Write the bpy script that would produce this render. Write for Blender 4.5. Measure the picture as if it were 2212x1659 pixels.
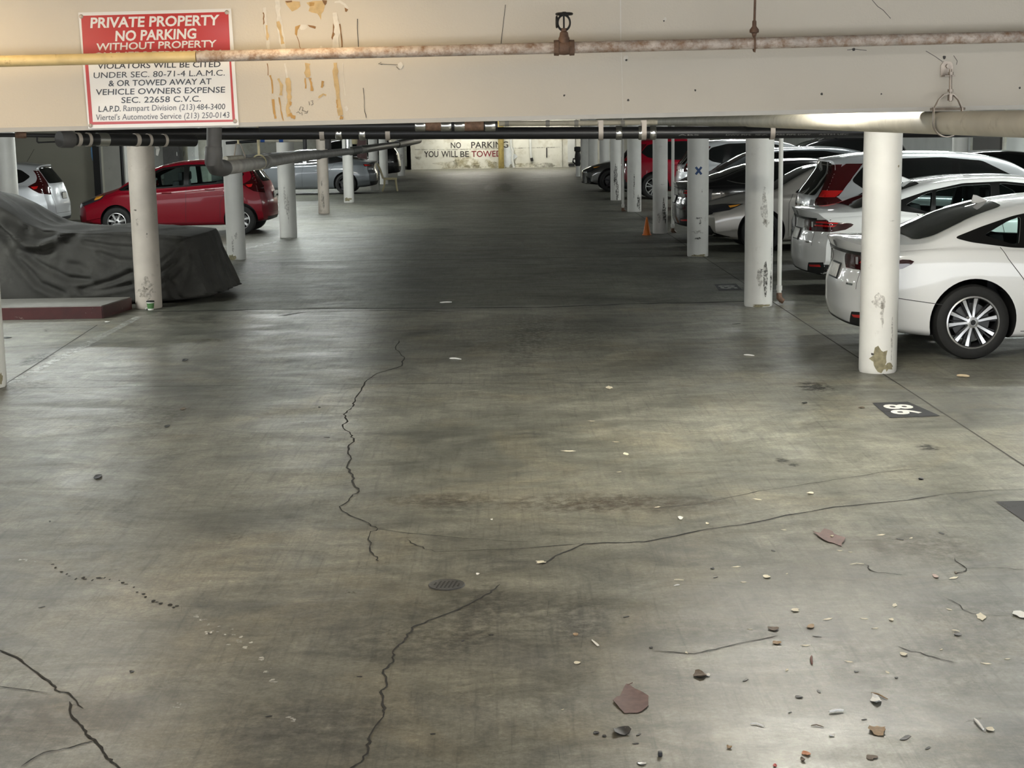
import bpy, bmesh, math, random
from mathutils import Vector, Matrix, noise
from mathutils.bvhtree import BVHTree
from mathutils.geometry import delaunay_2d_cdt

for o in list(bpy.data.objects):
    bpy.data.objects.remove(o, do_unlink=True)
SC = bpy.context.scene
COL = SC.collection
RND = random.Random(7)
R = math.radians

# ------------------------------------------------------------------ camera
IW, IH, FPX, HCAM = 2212.0, 1659.0, 3300.0, 2.15
VX, VY, ROLL = 1079.0, 268.0, 0.016        # where the aisle vanishes, and the hand-held roll


def camera_axes():
    d = Vector(((VX - IW / 2) / FPX, (VY - IH / 2) / FPX, 1)).normalized()
    s, c = math.sin(ROLL), math.cos(ROLL)
    g = Vector((s, c, -(s * d.x + c * d.y) / d.z)).normalized()
    x = g.cross(d)
    return x, d, -g


AX, AY, AZ = camera_axes()
cam_data = bpy.data.cameras.new('camera')
cam_data.sensor_width = 36.0
cam_data.lens = 36.0 * FPX / IW
cam_data.clip_end = 300
cam = bpy.data.objects.new('camera', cam_data)
COL.objects.link(cam)
m3 = Matrix(((AX.x, -AX.y, -AX.z), (AY.x, -AY.y, -AY.z), (AZ.x, -AZ.y, -AZ.z)))
cam.matrix_world = Matrix.Translation((0, 0, HCAM)) @ m3.to_4x4()
SC.camera = cam


def ray(u, v):
    r = Vector(((u - IW / 2) / FPX, (v - IH / 2) / FPX, 1))
    return Vector((AX.dot(r), AY.dot(r), AZ.dot(r)))


def F(u, v, z=0.0):                         # point of the floor (or of a level z) seen at a photo position
    w = ray(u, v)
    t = (z - HCAM) / w.z
    return Vector((w.x * t, w.y * t, z))


def P(u, v, Y):                             # point of the upright plane at distance Y
    w = ray(u, v)
    t = Y / w.y
    return Vector((w.x * t, Y, HCAM + w.z * t))


# ------------------------------------------------------------------ world, exposure
wd = bpy.data.worlds.new('world')
SC.world = wd
wd.use_nodes = True
wd.node_tree.nodes['Background'].inputs[0].default_value = (0.92, 0.96, 1.0, 1)
wd.node_tree.nodes['Background'].inputs[1].default_value = 2.9
SC.view_settings.view_transform = 'Standard'
SC.view_settings.look = 'None'
SC.view_settings.gamma = 1
SC.view_settings.use_curve_mapping = False
SC.view_settings.exposure = 0.7
SC.cycles.use_denoising = True
SC.cycles.max_bounces = 8
SC.cycles.sample_clamp_indirect = 6


# ------------------------------------------------------------------ materials
def new_mat(name):
    m = bpy.data.materials.new(name)
    m.use_nodes = True
    return m, m.node_tree, m.node_tree.nodes['Principled BSDF']


def pbr(name, col, rough=0.5, metal=0.0, coat=0.0, var=0.0, vscale=8.0, bump=0.0, bscale=60.0, spec=0.5, dirt=None, dscale=3.0, dlow=0.5, dhigh=0.7):
    m, nt, b = new_mat(name)
    b.inputs['Base Color'].default_value = (*col, 1)
    b.inputs['Roughness'].default_value = rough
    b.inputs['Metallic'].default_value = metal
    b.inputs['Coat Weight'].default_value = coat
    b.inputs['Coat Roughness'].default_value = 0.04
    b.inputs['Specular IOR Level'].default_value = spec
    N, L = nt.nodes, nt.links
    geo = N.new('ShaderNodeNewGeometry')
    out = None
    if var:
        n = N.new('ShaderNodeTexNoise')
        n.inputs['Scale'].default_value = vscale
        n.inputs['Detail'].default_value = 6
        L.new(geo.outputs['Position'], n.inputs['Vector'])
        r = N.new('ShaderNodeValToRGB')
        r.color_ramp.elements[0].position = 0.3
        r.color_ramp.elements[1].position = 0.7
        r.color_ramp.elements[0].color = (*[c * (1 - var) for c in col], 1)
        r.color_ramp.elements[1].color = (*[min(1, c * (1 + var * 0.6)) for c in col], 1)
        L.new(n.outputs['Fac'], r.inputs['Fac'])
        out = r.outputs['Color']
    if dirt:
        n = N.new('ShaderNodeTexNoise')
        n.inputs['Scale'].default_value = dscale
        n.inputs['Detail'].default_value = 9
        n.inputs['Roughness'].default_value = 0.7
        L.new(geo.outputs['Position'], n.inputs['Vector'])
        r = N.new('ShaderNodeValToRGB')
        r.color_ramp.elements[0].position = dlow
        r.color_ramp.elements[1].position = dhigh
        L.new(n.outputs['Fac'], r.inputs['Fac'])
        mx = N.new('ShaderNodeMix')
        mx.data_type = 'RGBA'
        L.new(r.outputs['Color'], mx.inputs['Factor'])
        if out:
            L.new(out, mx.inputs['A'])
        else:
            mx.inputs['A'].default_value = (*col, 1)
        mx.inputs['B'].default_value = (*dirt, 1)
        out = mx.outputs['Result']
    if out:
        L.new(out, b.inputs['Base Color'])
    if bump:
        n = N.new('ShaderNodeTexNoise')
        n.inputs['Scale'].default_value = bscale
        n.inputs['Detail'].default_value = 4
        L.new(geo.outputs['Position'], n.inputs['Vector'])
        bp = N.new('ShaderNodeBump')
        bp.inputs['Strength'].default_value = bump
        bp.inputs['Distance'].default_value = 0.01
        L.new(n.outputs['Fac'], bp.inputs['Height'])
        L.new(bp.outputs['Normal'], b.inputs['Normal'])
    return m


def emis(name, col, strength):
    m, nt, b = new_mat(name)
    b.inputs['Base Color'].default_value = (0.8, 0.8, 0.8, 1)
    b.inputs['Emission Color'].default_value = (*col, 1)
    b.inputs['Emission Strength'].default_value = strength
    return m


def concrete(name, dark, light, warm, rough_lo, rough_hi):
    m, nt, b = new_mat(name)
    N, L = nt.nodes, nt.links
    geo = N.new('ShaderNodeNewGeometry')

    def noise_tex(scale, detail, rough, sx=1.0, sy=1.0, dist=0.0):
        mp = N.new('ShaderNodeMapping')
        mp.inputs['Scale'].default_value = (sx, sy, 1)
        L.new(geo.outputs['Position'], mp.inputs['Vector'])
        n = N.new('ShaderNodeTexNoise')
        n.inputs['Scale'].default_value = scale
        n.inputs['Detail'].default_value = detail
        n.inputs['Roughness'].default_value = rough
        n.inputs['Distortion'].default_value = dist
        L.new(mp.outputs['Vector'], n.inputs['Vector'])
        return n.outputs['Fac']

    def ramp(fac, p0, p1, c0, c1):
        r = N.new('ShaderNodeValToRGB')
        r.color_ramp.elements[0].position = p0
        r.color_ramp.elements[1].position = p1
        r.color_ramp.elements[0].color = (*c0, 1)
        r.color_ramp.elements[1].color = (*c1, 1)
        L.new(fac, r.inputs['Fac'])
        return r.outputs['Color']

    def mix(kind, fac, a, bb):
        mx = N.new('ShaderNodeMix')
        mx.data_type = 'RGBA'
        mx.blend_type = kind
        if isinstance(fac, float):
            mx.inputs['Factor'].default_value = fac
        else:
            L.new(fac, mx.inputs['Factor'])
        for s, x in (('A', a), ('B', bb)):
            if isinstance(x, tuple):
                mx.inputs[s].default_value = (*x, 1)
            else:
                L.new(x, mx.inputs[s])
        return mx.outputs['Result']

    base = ramp(noise_tex(0.55, 10, 0.62, dist=0.6), 0.34, 0.68, dark, light)
    base = mix('MIX', ramp(noise_tex(0.8, 6, 0.6, dist=1.5), 0.5, 0.72, (0, 0, 0), (0.7, 0.7, 0.7)), base, warm)
    sw = ramp(noise_tex(1.6, 9, 0.72, 1.0, 1.5, 1.6), 0.36, 0.64, (0.62, 0.62, 0.61), (1.22, 1.22, 1.19))
    base = mix('MULTIPLY', 1.0, base, sw)
    st = ramp(noise_tex(2.6, 8, 0.75, 5.0, 0.5, 0.8), 0.3, 0.7, (0.78, 0.78, 0.78), (1.12, 1.12, 1.12))
    base = mix('MULTIPLY', 1.0, base, st)
    gr = ramp(noise_tex(55, 4, 0.7), 0.3, 0.7, (0.74, 0.74, 0.74), (1.18, 1.18, 1.18))
    base = mix('MULTIPLY', 1.0, base, gr)
    gt = ramp(noise_tex(20, 12, 0.85, dist=0.4), 0.34, 0.66, (0.64, 0.64, 0.64), (1.32, 1.32, 1.31))
    base = mix('MULTIPLY', 1.0, base, gt)
    sc = ramp(noise_tex(7, 5, 0.65, 5.0, 0.22, 0.3), 0.54, 0.68, (1, 1, 1), (0.70, 0.70, 0.71))
    base = mix('MULTIPLY', 1.0, base, sc)
    s2 = ramp(noise_tex(9, 5, 0.65, 0.8, 5.0, 0.6), 0.56, 0.70, (1, 1, 1), (1.22, 1.21, 1.18))
    base = mix('MULTIPLY', 1.0, base, s2)
    spots = ramp(noise_tex(11, 3, 0.6), 0.66, 0.72, (1, 1, 1), (0.7, 0.69, 0.68))
    base = mix('MULTIPLY', 1.0, base, spots)
    L.new(base, b.inputs['Base Color'])
    rr = ramp(noise_tex(1.1, 9, 0.7, 1.0, 2.6, 1.0), 0.3, 0.7, (rough_lo,) * 3, (rough_hi,) * 3)
    L.new(rr, b.inputs['Roughness'])
    b.inputs['Specular IOR Level'].default_value = 0.5
    bp = N.new('ShaderNodeBump')
    bp.inputs['Strength'].default_value = 0.25
    bp.inputs['Distance'].default_value = 0.01
    L.new(noise_tex(9, 8, 0.7, 1.0, 1.6), bp.inputs['Height'])
    L.new(bp.outputs['Normal'], b.inputs['Normal'])
    return m


def stain_mat(name, col, alpha, scale=14.0, rough=0.4, soft=False):
    m, nt, b = new_mat(name)
    N, L = nt.nodes, nt.links
    b.inputs['Base Color'].default_value = (*col, 1)
    b.inputs['Roughness'].default_value = rough
    geo = N.new('ShaderNodeNewGeometry')
    n = N.new('ShaderNodeTexNoise')
    n.inputs['Scale'].default_value = scale
    n.inputs['Detail'].default_value = 6
    n.inputs['Roughness'].default_value = 0.7
    L.new(geo.outputs['Position'], n.inputs['Vector'])
    r = N.new('ShaderNodeValToRGB')
    r.color_ramp.elements[0].position = 0.4
    r.color_ramp.elements[1].position = 0.58
    r.color_ramp.elements[0].color = (0, 0, 0, 1)
    r.color_ramp.elements[1].color = (alpha, alpha, alpha, 1)
    L.new(n.outputs['Fac'], r.inputs['Fac'])
    if soft:
        at = N.new('ShaderNodeAttribute')
        at.attribute_name = 'soft'
        mu = N.new('ShaderNodeMath')
        mu.operation = 'MULTIPLY'
        L.new(r.outputs['Color'], mu.inputs[0])
        L.new(at.outputs['Fac'], mu.inputs[1])
        L.new(mu.outputs['Value'], b.inputs['Alpha'])
    else:
        L.new(r.outputs['Color'], b.inputs['Alpha'])
    return m


def glass_mat(name, tint, refl=1.45):
    m = bpy.data.materials.new(name)
    m.use_nodes = True
    nt = m.node_tree
    N, L = nt.nodes, nt.links
    N.remove(N['Principled BSDF'])
    tr = N.new('ShaderNodeBsdfTransparent')
    tr.inputs['Color'].default_value = (*tint, 1)
    gl = N.new('ShaderNodeBsdfGlossy')
    gl.inputs['Roughness'].default_value = 0.02
    fr = N.new('ShaderNodeFresnel')
    fr.inputs['IOR'].default_value = refl
    mx = N.new('ShaderNodeMixShader')
    L.new(fr.outputs['Fac'], mx.inputs['Fac'])
    L.new(tr.outputs['BSDF'], mx.inputs[1])
    L.new(gl.outputs['BSDF'], mx.inputs[2])
    L.new(mx.outputs['Shader'], N['Material Output'].inputs['Surface'])
    return m


M = {}
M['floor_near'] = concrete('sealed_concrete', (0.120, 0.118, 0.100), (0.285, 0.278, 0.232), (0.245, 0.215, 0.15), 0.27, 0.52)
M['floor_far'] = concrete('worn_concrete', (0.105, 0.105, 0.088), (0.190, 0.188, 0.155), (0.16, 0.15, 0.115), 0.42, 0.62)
M['crack'] = pbr('crack_dark', (0.02, 0.019, 0.016), 0.9)  # flat dark fill for cracks, chips and drain slots
M['joint'] = pbr('joint_filler', (0.045, 0.042, 0.036), 0.85)
M['stain'] = stain_mat('oil_stain', (0.025, 0.023, 0.02), 0.85, soft=True)
M['stain_brown'] = stain_mat('rust_brown_stain', (0.12, 0.09, 0.06), 0.4, soft=True)
M['tyre_mark'] = stain_mat('tyre_mark', (0.05, 0.05, 0.048), 0.26, 18.0, soft=True)
M['white_spot'] = stain_mat('white_paint_spill', (0.75, 0.75, 0.72), 1.0, 22.0)
M['line_paint'] = stain_mat('worn_line_paint', (0.5, 0.5, 0.46), 0.8, 9.0)
M['pad_black'] = stain_mat('black_floor_paint', (0.022, 0.022, 0.024), 1.0, 5.0, 0.75)
M['pad_black'].node_tree.nodes['Color Ramp'].color_ramp.elements[0].position = 0.28
M['pad_black'].node_tree.nodes['Color Ramp'].color_ramp.elements[1].position = 0.42
M['pad_white'] = pbr('white_floor_paint', (0.72, 0.72, 0.68), 0.6, var=0.15)
M['beam'] = pbr('cream_wall_paint', (0.62, 0.565, 0.47), 0.7, var=0.05, vscale=1.5, bump=0.12, bscale=90, dirt=(0.36, 0.31, 0.24), dscale=16, dlow=0.735, dhigh=0.77)
M['beam_edge'] = pbr('pale_edge_lit', (0.70, 0.665, 0.60), 0.6, var=0.05)  # light on the chamfer put into a paler cream; the string shares it
M['peel'] = pbr('peeled_ochre_paint', (0.50, 0.29, 0.09), 0.65, var=0.25, vscale=20)
M['peel_light'] = pbr('peeled_pale_paint', (0.60, 0.43, 0.21), 0.7, var=0.2, vscale=25)
M['peel_brown'] = pbr('peeled_brown_edge', (0.24, 0.12, 0.04), 0.65, var=0.3, vscale=25)
M['peel_white'] = pbr('patched_white_paint', (0.70, 0.66, 0.58), 0.7, var=0.12, vscale=30)
M['ink'] = pbr('pencil_ink', (0.06, 0.055, 0.05), 0.8)
M['ceiling'] = pbr('ceiling_paint', (0.26, 0.255, 0.235), 0.85, var=0.1)
M['wall_white'] = pbr('white_wall_paint', (0.62, 0.62, 0.55), 0.75, var=0.16, vscale=0.9, dirt=(0.30, 0.27, 0.17), dscale=1.5, dlow=0.50, dhigh=0.80)
M['wall_grey'] = pbr('olive_grey_wall_paint', (0.36, 0.35, 0.285), 0.8, var=0.08, vscale=0.7)
M['wall_pale'] = pbr('pale_grey_wall_paint', (0.60, 0.62, 0.60), 0.8, var=0.1, vscale=1.2)
M['yellow_brown'] = pbr('yellow_brown_paint', (0.30, 0.235, 0.075), 0.6, var=0.3, vscale=6)
M['pillar'] = pbr('white_pillar_paint', (0.72, 0.71, 0.67), 0.5, var=0.07, vscale=3, bump=0.1, bscale=30, dirt=(0.40, 0.38, 0.33), dscale=5, dlow=0.62, dhigh=0.85)
M['pillar_tan'] = pbr('dirty_beige_pillar_paint', (0.56, 0.50, 0.43), 0.55, var=0.12, vscale=4, bump=0.1, bscale=30, dirt=(0.24, 0.20, 0.155), dscale=5, dlow=0.60, dhigh=0.82)
M['scuff'] = stain_mat('dark_scuff', (0.045, 0.04, 0.035), 0.8, 34.0)
M['scuff_soft'] = stain_mat('soft_scuff', (0.25, 0.22, 0.18), 0.42, 30.0)
M['chip'] = pbr('bare_concrete_chip', (0.27, 0.24, 0.15), 0.85, var=0.3, vscale=30)
M['blue_paint'] = pbr('blue_paint', (0.012, 0.05, 0.16), 0.5)
M['rust_pipe'] = pbr('rusted_white_pipe', (0.56, 0.48, 0.41), 0.5, var=0.25, vscale=14, bump=0.4, bscale=80, dirt=(0.25, 0.14, 0.075), dscale=26, dlow=0.42, dhigh=0.68)
M['cream_warmlit_pipe'] = pbr('cream_lamplit_pipe', (0.70, 0.54, 0.26), 0.4, var=0.15, vscale=12, bump=0.15, bscale=60, dirt=(0.36, 0.24, 0.10), dscale=18, dlow=0.58, dhigh=0.68)  # cream paint with the warm lamp's yellow mixed into its colour
M['iron'] = pbr('black_iron', (0.018, 0.017, 0.016), 0.5, metal=0.3, bump=0.2)
M['rust_iron'] = pbr('brown_rusty_iron', (0.17, 0.10, 0.065), 0.7, metal=0.2, var=0.4, vscale=30, bump=0.3)
M['galv'] = pbr('galvanised_hanger', (0.42, 0.36, 0.30), 0.45, metal=0.6, var=0.3, vscale=25)
M['steel'] = pbr('bright_steel_band', (0.72, 0.72, 0.72), 0.22, metal=1.0)
M['abs'] = pbr('black_plastic_pipe', (0.013, 0.013, 0.014), 0.38, bump=0.05)
M['abs_print'] = pbr('pale_pipe_print', (0.2, 0.2, 0.19), 0.6)
M['white_pipe'] = pbr('cream_white_pipe', (0.64, 0.60, 0.50), 0.58, var=0.12, vscale=5, dirt=(0.32, 0.28, 0.21), dscale=7, dlow=0.55, dhigh=0.8)
M['grey_pipe'] = pbr('dusty_grey_pipe', (0.33, 0.32, 0.30), 0.6, var=0.25, vscale=6)
M['grey_pipe_dark'] = pbr('dark_grey_pipe', (0.075, 0.072, 0.07), 0.6, var=0.2, vscale=8)
M['strap'] = pbr('pale_strap', (0.46, 0.41, 0.36), 0.5, metal=0.3)
M['strap_yellow'] = pbr('yellowed_strap', (0.70, 0.62, 0.38), 0.5)
M['sign_white'] = pbr('sign_white', (0.80, 0.79, 0.76), 0.22, coat=0.3)
M['sign_red'] = pbr('sign_red', (0.50, 0.04, 0.035), 0.3, coat=0.2)
M['sign_ink'] = pbr('sign_black', (0.02, 0.02, 0.026), 0.25)
M['sign_grey'] = pbr('sign_faded_ink', (0.10, 0.10, 0.115), 0.25)
M['stencil_black'] = pbr('stencil_black_paint', (0.03, 0.026, 0.024), 0.7)
M['stencil_red'] = pbr('stencil_dark_red_paint', (0.16, 0.012, 0.018), 0.7)
M['curb_top'] = pbr('curb_concrete', (0.22, 0.21, 0.19), 0.6, var=0.15, bump=0.1)
M['curb_red'] = pbr('dark_red_curb_paint', (0.05, 0.009, 0.008), 0.5, var=0.25, vscale=8, dirt=(0.24, 0.2, 0.17), dscale=9, dlow=0.62, dhigh=0.68)
M['cover'] = pbr('grey_cover_fabric', (0.042, 0.040, 0.035), 0.85, var=0.3, vscale=3, bump=0.35, bscale=12, dirt=(0.095, 0.092, 0.080), dscale=2.0, dlow=0.5, dhigh=0.85)
M['cone'] = pbr('orange_cone_plastic', (0.80, 0.20, 0.03), 0.5, var=0.1)
M['chair'] = pbr('beige_chair_plastic', (0.60, 0.52, 0.30), 0.4)
M['cup_white'] = pbr('cup_paper', (0.75, 0.74, 0.68), 0.5)
M['cup_green'] = pbr('cup_green_print', (0.10, 0.24, 0.08), 0.5, var=0.4, vscale=60)
M['black'] = pbr('matt_black', (0.012, 0.012, 0.012), 0.6)
M['leaf_purple'] = pbr('dry_purple_brown_leaf', (0.155, 0.088, 0.078), 0.65, var=0.25, vscale=30)
M['leaf_tan'] = pbr('dry_tan_leaf', (0.36, 0.24, 0.13), 0.65, var=0.3, vscale=60)
M['leaf_brown'] = pbr('dry_brown_leaf', (0.17, 0.13, 0.095), 0.7, var=0.3, vscale=60)
M['flake'] = pbr('pale_flake', (0.78, 0.72, 0.56), 0.6, var=0.1, vscale=80)
M['white_bit'] = pbr('white_paper_bit', (0.85, 0.84, 0.80), 0.6)
M['orange_bit'] = pbr('orange_bit', (0.55, 0.22, 0.10), 0.6)
M['red_bit'] = pbr('red_bit', (0.45, 0.03, 0.03), 0.5)
M['chip_dark'] = pbr('dark_chip', (0.022, 0.022, 0.024), 0.5)
M['silver_bit'] = pbr('silver_foil', (0.6, 0.6, 0.6), 0.3, metal=1.0)
# cars
M['white_paint'] = pbr('pearl_white_paint', (0.80, 0.80, 0.785), 0.3, coat=1.0)
M['silver_paint'] = pbr('silver_paint', (0.62, 0.64, 0.66), 0.32, metal=0.45, coat=1.0)
M['grey_paint'] = pbr('gunmetal_paint', (0.17, 0.185, 0.20), 0.3, metal=0.5, coat=1.0)
M['champagne_paint'] = pbr('warm_grey_paint', (0.46, 0.435, 0.40), 0.34, metal=0.4, coat=1.0)
M['dark_grey_paint'] = pbr('dark_grey_paint', (0.085, 0.085, 0.08), 0.3, metal=0.4, coat=1.0)
M['black_paint'] = pbr('black_car_paint', (0.006, 0.006, 0.007), 0.2, coat=1.0)
M['red_paint'] = pbr('red_car_paint', (0.20, 0.003, 0.012), 0.3, coat=0.3, spec=0.3)
M['glass_dark'] = pbr('tinted_glass', (0.006, 0.007, 0.007), 0.03, spec=0.6)
M['glass_clear'] = glass_mat('clear_window_glass', (0.62, 0.72, 0.70), 1.3)
M['trim_black'] = pbr('gloss_black_trim', (0.008, 0.008, 0.008), 0.18)
M['plastic'] = pbr('black_bumper_plastic', (0.014, 0.014, 0.014), 0.55)
M['chrome'] = pbr('chrome', (0.8, 0.8, 0.8), 0.08, metal=1.0)
M['rubber'] = pbr('tyre_rubber', (0.013, 0.013, 0.0125), 0.75, var=0.2, vscale=20)
M['alloy'] = pbr('machined_alloy', (0.75, 0.75, 0.75), 0.28, metal=0.85)
M['alloy_dark'] = pbr('dark_alloy', (0.03, 0.03, 0.032), 0.4, metal=0.6)
M['disc'] = pbr('brake_disc', (0.09, 0.09, 0.09), 0.4, metal=0.7)
M['lamp_red'] = pbr('red_lens', (0.55, 0.012, 0.012), 0.06, coat=1.0)
M['lamp_dark_red'] = pbr('dark_red_lens', (0.035, 0.002, 0.003), 0.06, coat=1.0)
M['lamp_mid_red'] = pbr('deep_red_lens', (0.05, 0.0025, 0.004), 0.06, coat=1.0)
M['lamp_clear'] = pbr('clear_lens', (0.75, 0.77, 0.8), 0.08, metal=0.5, coat=1.0)
M['lamp_smoke'] = pbr('smoked_lens', (0.03, 0.03, 0.035), 0.05, coat=1.0)
M['lamp_amber'] = pbr('amber_reflector', (1.0, 0.42, 0.05), 0.2, coat=1.0)
M['interior'] = pbr('dark_cabin', (0.02, 0.02, 0.022), 0.8)
M['seat'] = pbr('dark_seat', (0.018, 0.018, 0.02), 0.7)
M['plate'] = pbr('licence_plate', (0.72, 0.70, 0.64), 0.4, var=0.2, vscale=25)
M['housing'] = pbr('lamp_housing', (0.7, 0.7, 0.68), 0.5)


# ------------------------------------------------------------------ mesh building
class MB:
    def __init__(self):
        self.v, self.f, self.m, self.s = [], [], [], []

    def add(self, verts, faces, mat=0, smooth=False, tf=None):
        o = len(self.v)
        for p in verts:
            p = Vector(p)
            self.v.append(tf @ p if tf else p)
        for f in faces:
            self.f.append([o + i for i in f])
            self.m.append(mat)
            self.s.append(smooth)
        return self

    def box(self, c, s, mat=0, tf=None):
        x, y, z = s[0] / 2, s[1] / 2, s[2] / 2
        vs = [(c[0] + a * x, c[1] + b * y, c[2] + d * z) for d in (-1, 1) for a, b in ((-1, -1), (1, -1), (1, 1), (-1, 1))]
        return self.add(vs, [(3, 2, 1, 0), (4, 5, 6, 7), (0, 1, 5, 4), (1, 2, 6, 5), (2, 3, 7, 6), (3, 0, 4, 7)], mat, False, tf)

    def rbox(self, c, s, r, mat=0, tf=None):       # box with bevelled edges
        bm = bmesh.new()
        bmesh.ops.create_cube(bm, size=1)
        for v in bm.verts:
            v.co = Vector((v.co.x * s[0], v.co.y * s[1], v.co.z * s[2])) + Vector(c)
        bmesh.ops.bevel(bm, geom=bm.edges[:] , offset=min(r, min(s) * 0.45), segments=2, affect='EDGES', profile=0.6)
        bm.verts.index_update()
        vs = [v.co.copy() for v in bm.verts]
        fs = [[v.index for v in f.verts] for f in bm.faces]
        bm.free()
        return self.add(vs, fs, mat, True, tf)

    def tube(self, pts, r, seg=14, mat=0, caps=True, tf=None, smooth=True):
        pts = [Vector(p) for p in pts]
        rr = r if isinstance(r, (list, tuple)) else [r] * len(pts)
        vs, fs = [], []
        t0 = (pts[1] - pts[0]).normalized()
        n = t0.orthogonal().normalized()
        for i, p in enumerate(pts):
            if i == 0:
                t = t0
            elif i == len(pts) - 1:
                t = (pts[i] - pts[i - 1]).normalized()
            else:
                t = ((pts[i + 1] - pts[i]).normalized() + (pts[i] - pts[i - 1]).normalized()).normalized()
            n = (n - t * n.dot(t)).normalized()
            b = t.cross(n)
            for k in range(seg):
                a = 2 * math.pi * k / seg
                vs.append(p + (n * math.cos(a) + b * math.sin(a)) * rr[i])
        for i in range(len(pts) - 1):
            for k in range(seg):
                k2 = (k + 1) % seg
                fs.append((i * seg + k, i * seg + k2, (i + 1) * seg + k2, (i + 1) * seg + k))
        self.add(vs, fs, mat, smooth, tf)
        if caps:
            self.add(vs[:seg], [tuple(reversed(range(seg)))], mat, False, tf)
            self.add(vs[-seg:], [tuple(range(seg))], mat, False, tf)
        return self

    def lathe(self, prof, seg=32, mat=0, tf=None, axis='z', smooth=True, closed=False):
        vs, fs = [], []
        n = len(prof)
        for k in range(seg):
            a = 2 * math.pi * k / seg
            ca, sa = math.cos(a), math.sin(a)
            for r, h in prof:
                vs.append((r * ca, r * sa, h) if axis == 'z' else (r * ca, h, r * sa) if axis == 'y' else (h, r * ca, r * sa))
        for k in range(seg):
            k2 = (k + 1) % seg
            for i in range(n if closed else n - 1):
                j = (i + 1) % n
                q = (k * n + i, k2 * n + i, k2 * n + j, k * n + j)
                fs.append(q if axis != 'y' else tuple(reversed(q)))
        return self.add(vs, fs, mat, smooth, tf)

    def torus(self, c, R_, r, axis='z', seg=32, ms=10, mat=0, tf=None, sx=1.0, sz=1.0):
        vs, fs = [], []
        for k in range(seg):
            a = 2 * math.pi * k / seg
            for j in range(ms):
                b = 2 * math.pi * j / ms
                q = (R_ + r * math.cos(b))
                x, y, z = q * math.cos(a) * sx, q * math.sin(a) * sz, r * math.sin(b)
                p = (x, y, z) if axis == 'z' else (x, z, y) if axis == 'y' else (z, x, y)
                vs.append((p[0] + c[0], p[1] + c[1], p[2] + c[2]))
        for k in range(seg):
            for j in range(ms):
                fs.append((k * ms + j, ((k + 1) % seg) * ms + j, ((k + 1) % seg) * ms + (j + 1) % ms, k * ms + (j + 1) % ms))
        return self.add(vs, fs, mat, True, tf)

    def sphere(self, c, r, mat=0, seg=16, sc=(1, 1, 1), tf=None):
        pr = [(r * math.sin(math.pi * i / 8), -r * math.cos(math.pi * i / 8)) for i in range(9)]
        t = Matrix.Translation(c) @ Matrix.Diagonal((*sc, 1))
        return self.lathe(pr, seg, mat, (tf @ t) if tf else t)

    def prism(self, poly, depth, mat=0, tf=None):   # poly in xy, extruded along z
        n = len(poly)
        vs = [(x, y, 0) for x, y in poly] + [(x, y, depth) for x, y in poly]
        fs = [tuple(reversed(range(n))), tuple(range(n, 2 * n))] + [(i, (i + 1) % n, n + (i + 1) % n, n + i) for i in range(n)]
        return self.add(vs, fs, mat, False, tf)

    def flat(self, poly3, mat=0):
        return self.add(poly3, [tuple(range(len(poly3)))], mat)

    def strip(self, pts, w, nrm, mat=0, jag=0.0):   # flat ribbon along a polyline
        pts = [Vector(p) for p in pts]
        ww = w if isinstance(w, (list, tuple)) else [w] * len(pts)
        vs, fs = [], []
        for i, p in enumerate(pts):
            a, b = pts[max(0, i - 1)], pts[min(len(pts) - 1, i + 1)]
            t = (b - a).normalized()
            s = t.cross(nrm).normalized() * ww[i] * 0.5
            vs += [p - s, p + s]
        for i in range(len(pts) - 1):
            fs.append((2 * i, 2 * i + 1, 2 * i + 3, 2 * i + 2))
        return self.add(vs, fs, mat)

    def build(self, name, mats, parent=None, origin=None, sharp=38, recalc=True):
        me = bpy.data.meshes.new(name)
        og = Vector(origin) if origin is not None else Vector((0, 0, 0))
        me.from_pydata([p - og for p in self.v], [], self.f)
        for mm in (mats if isinstance(mats, (list, tuple)) else [mats]):
            me.materials.append(M[mm] if isinstance(mm, str) else mm)
        me.polygons.foreach_set('material_index', self.m)
        me.polygons.foreach_set('use_smooth', self.s)
        if recalc:
            bm = bmesh.new()
            bm.from_mesh(me)
            bmesh.ops.remove_doubles(bm, verts=bm.verts, dist=1e-5)
            bmesh.ops.recalc_face_normals(bm, faces=bm.faces)
            bm.to_mesh(me)
            bm.free()
        if any(self.s):
            me.set_sharp_from_angle(angle=R(sharp))
        me.update()
        o = bpy.data.objects.new(name, me)
        COL.objects.link(o)
        if parent:
            o.parent = parent
        elif origin is not None:
            o.location = og
        return o


def tag(o, label, cat, group=None, kind=None):
    if label:
        o['label'] = label
    if cat:
        o['category'] = cat
    if group:
        o['group'] = group
    if kind:
        o['kind'] = kind
    return o


def empty(name, loc, rz=0.0, label=None, cat=None, group=None):
    o = bpy.data.objects.new(name, None)
    o.location = loc
    o.rotation_euler = (0, 0, rz)
    o.empty_display_size = 0.2
    COL.objects.link(o)
    return tag(o, label, cat, group)


def structure(o, label=None, cat=None):
    o['kind'] = 'structure'
    if label:
        o['label'] = label
    if cat:
        o['category'] = cat
    return o


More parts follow.
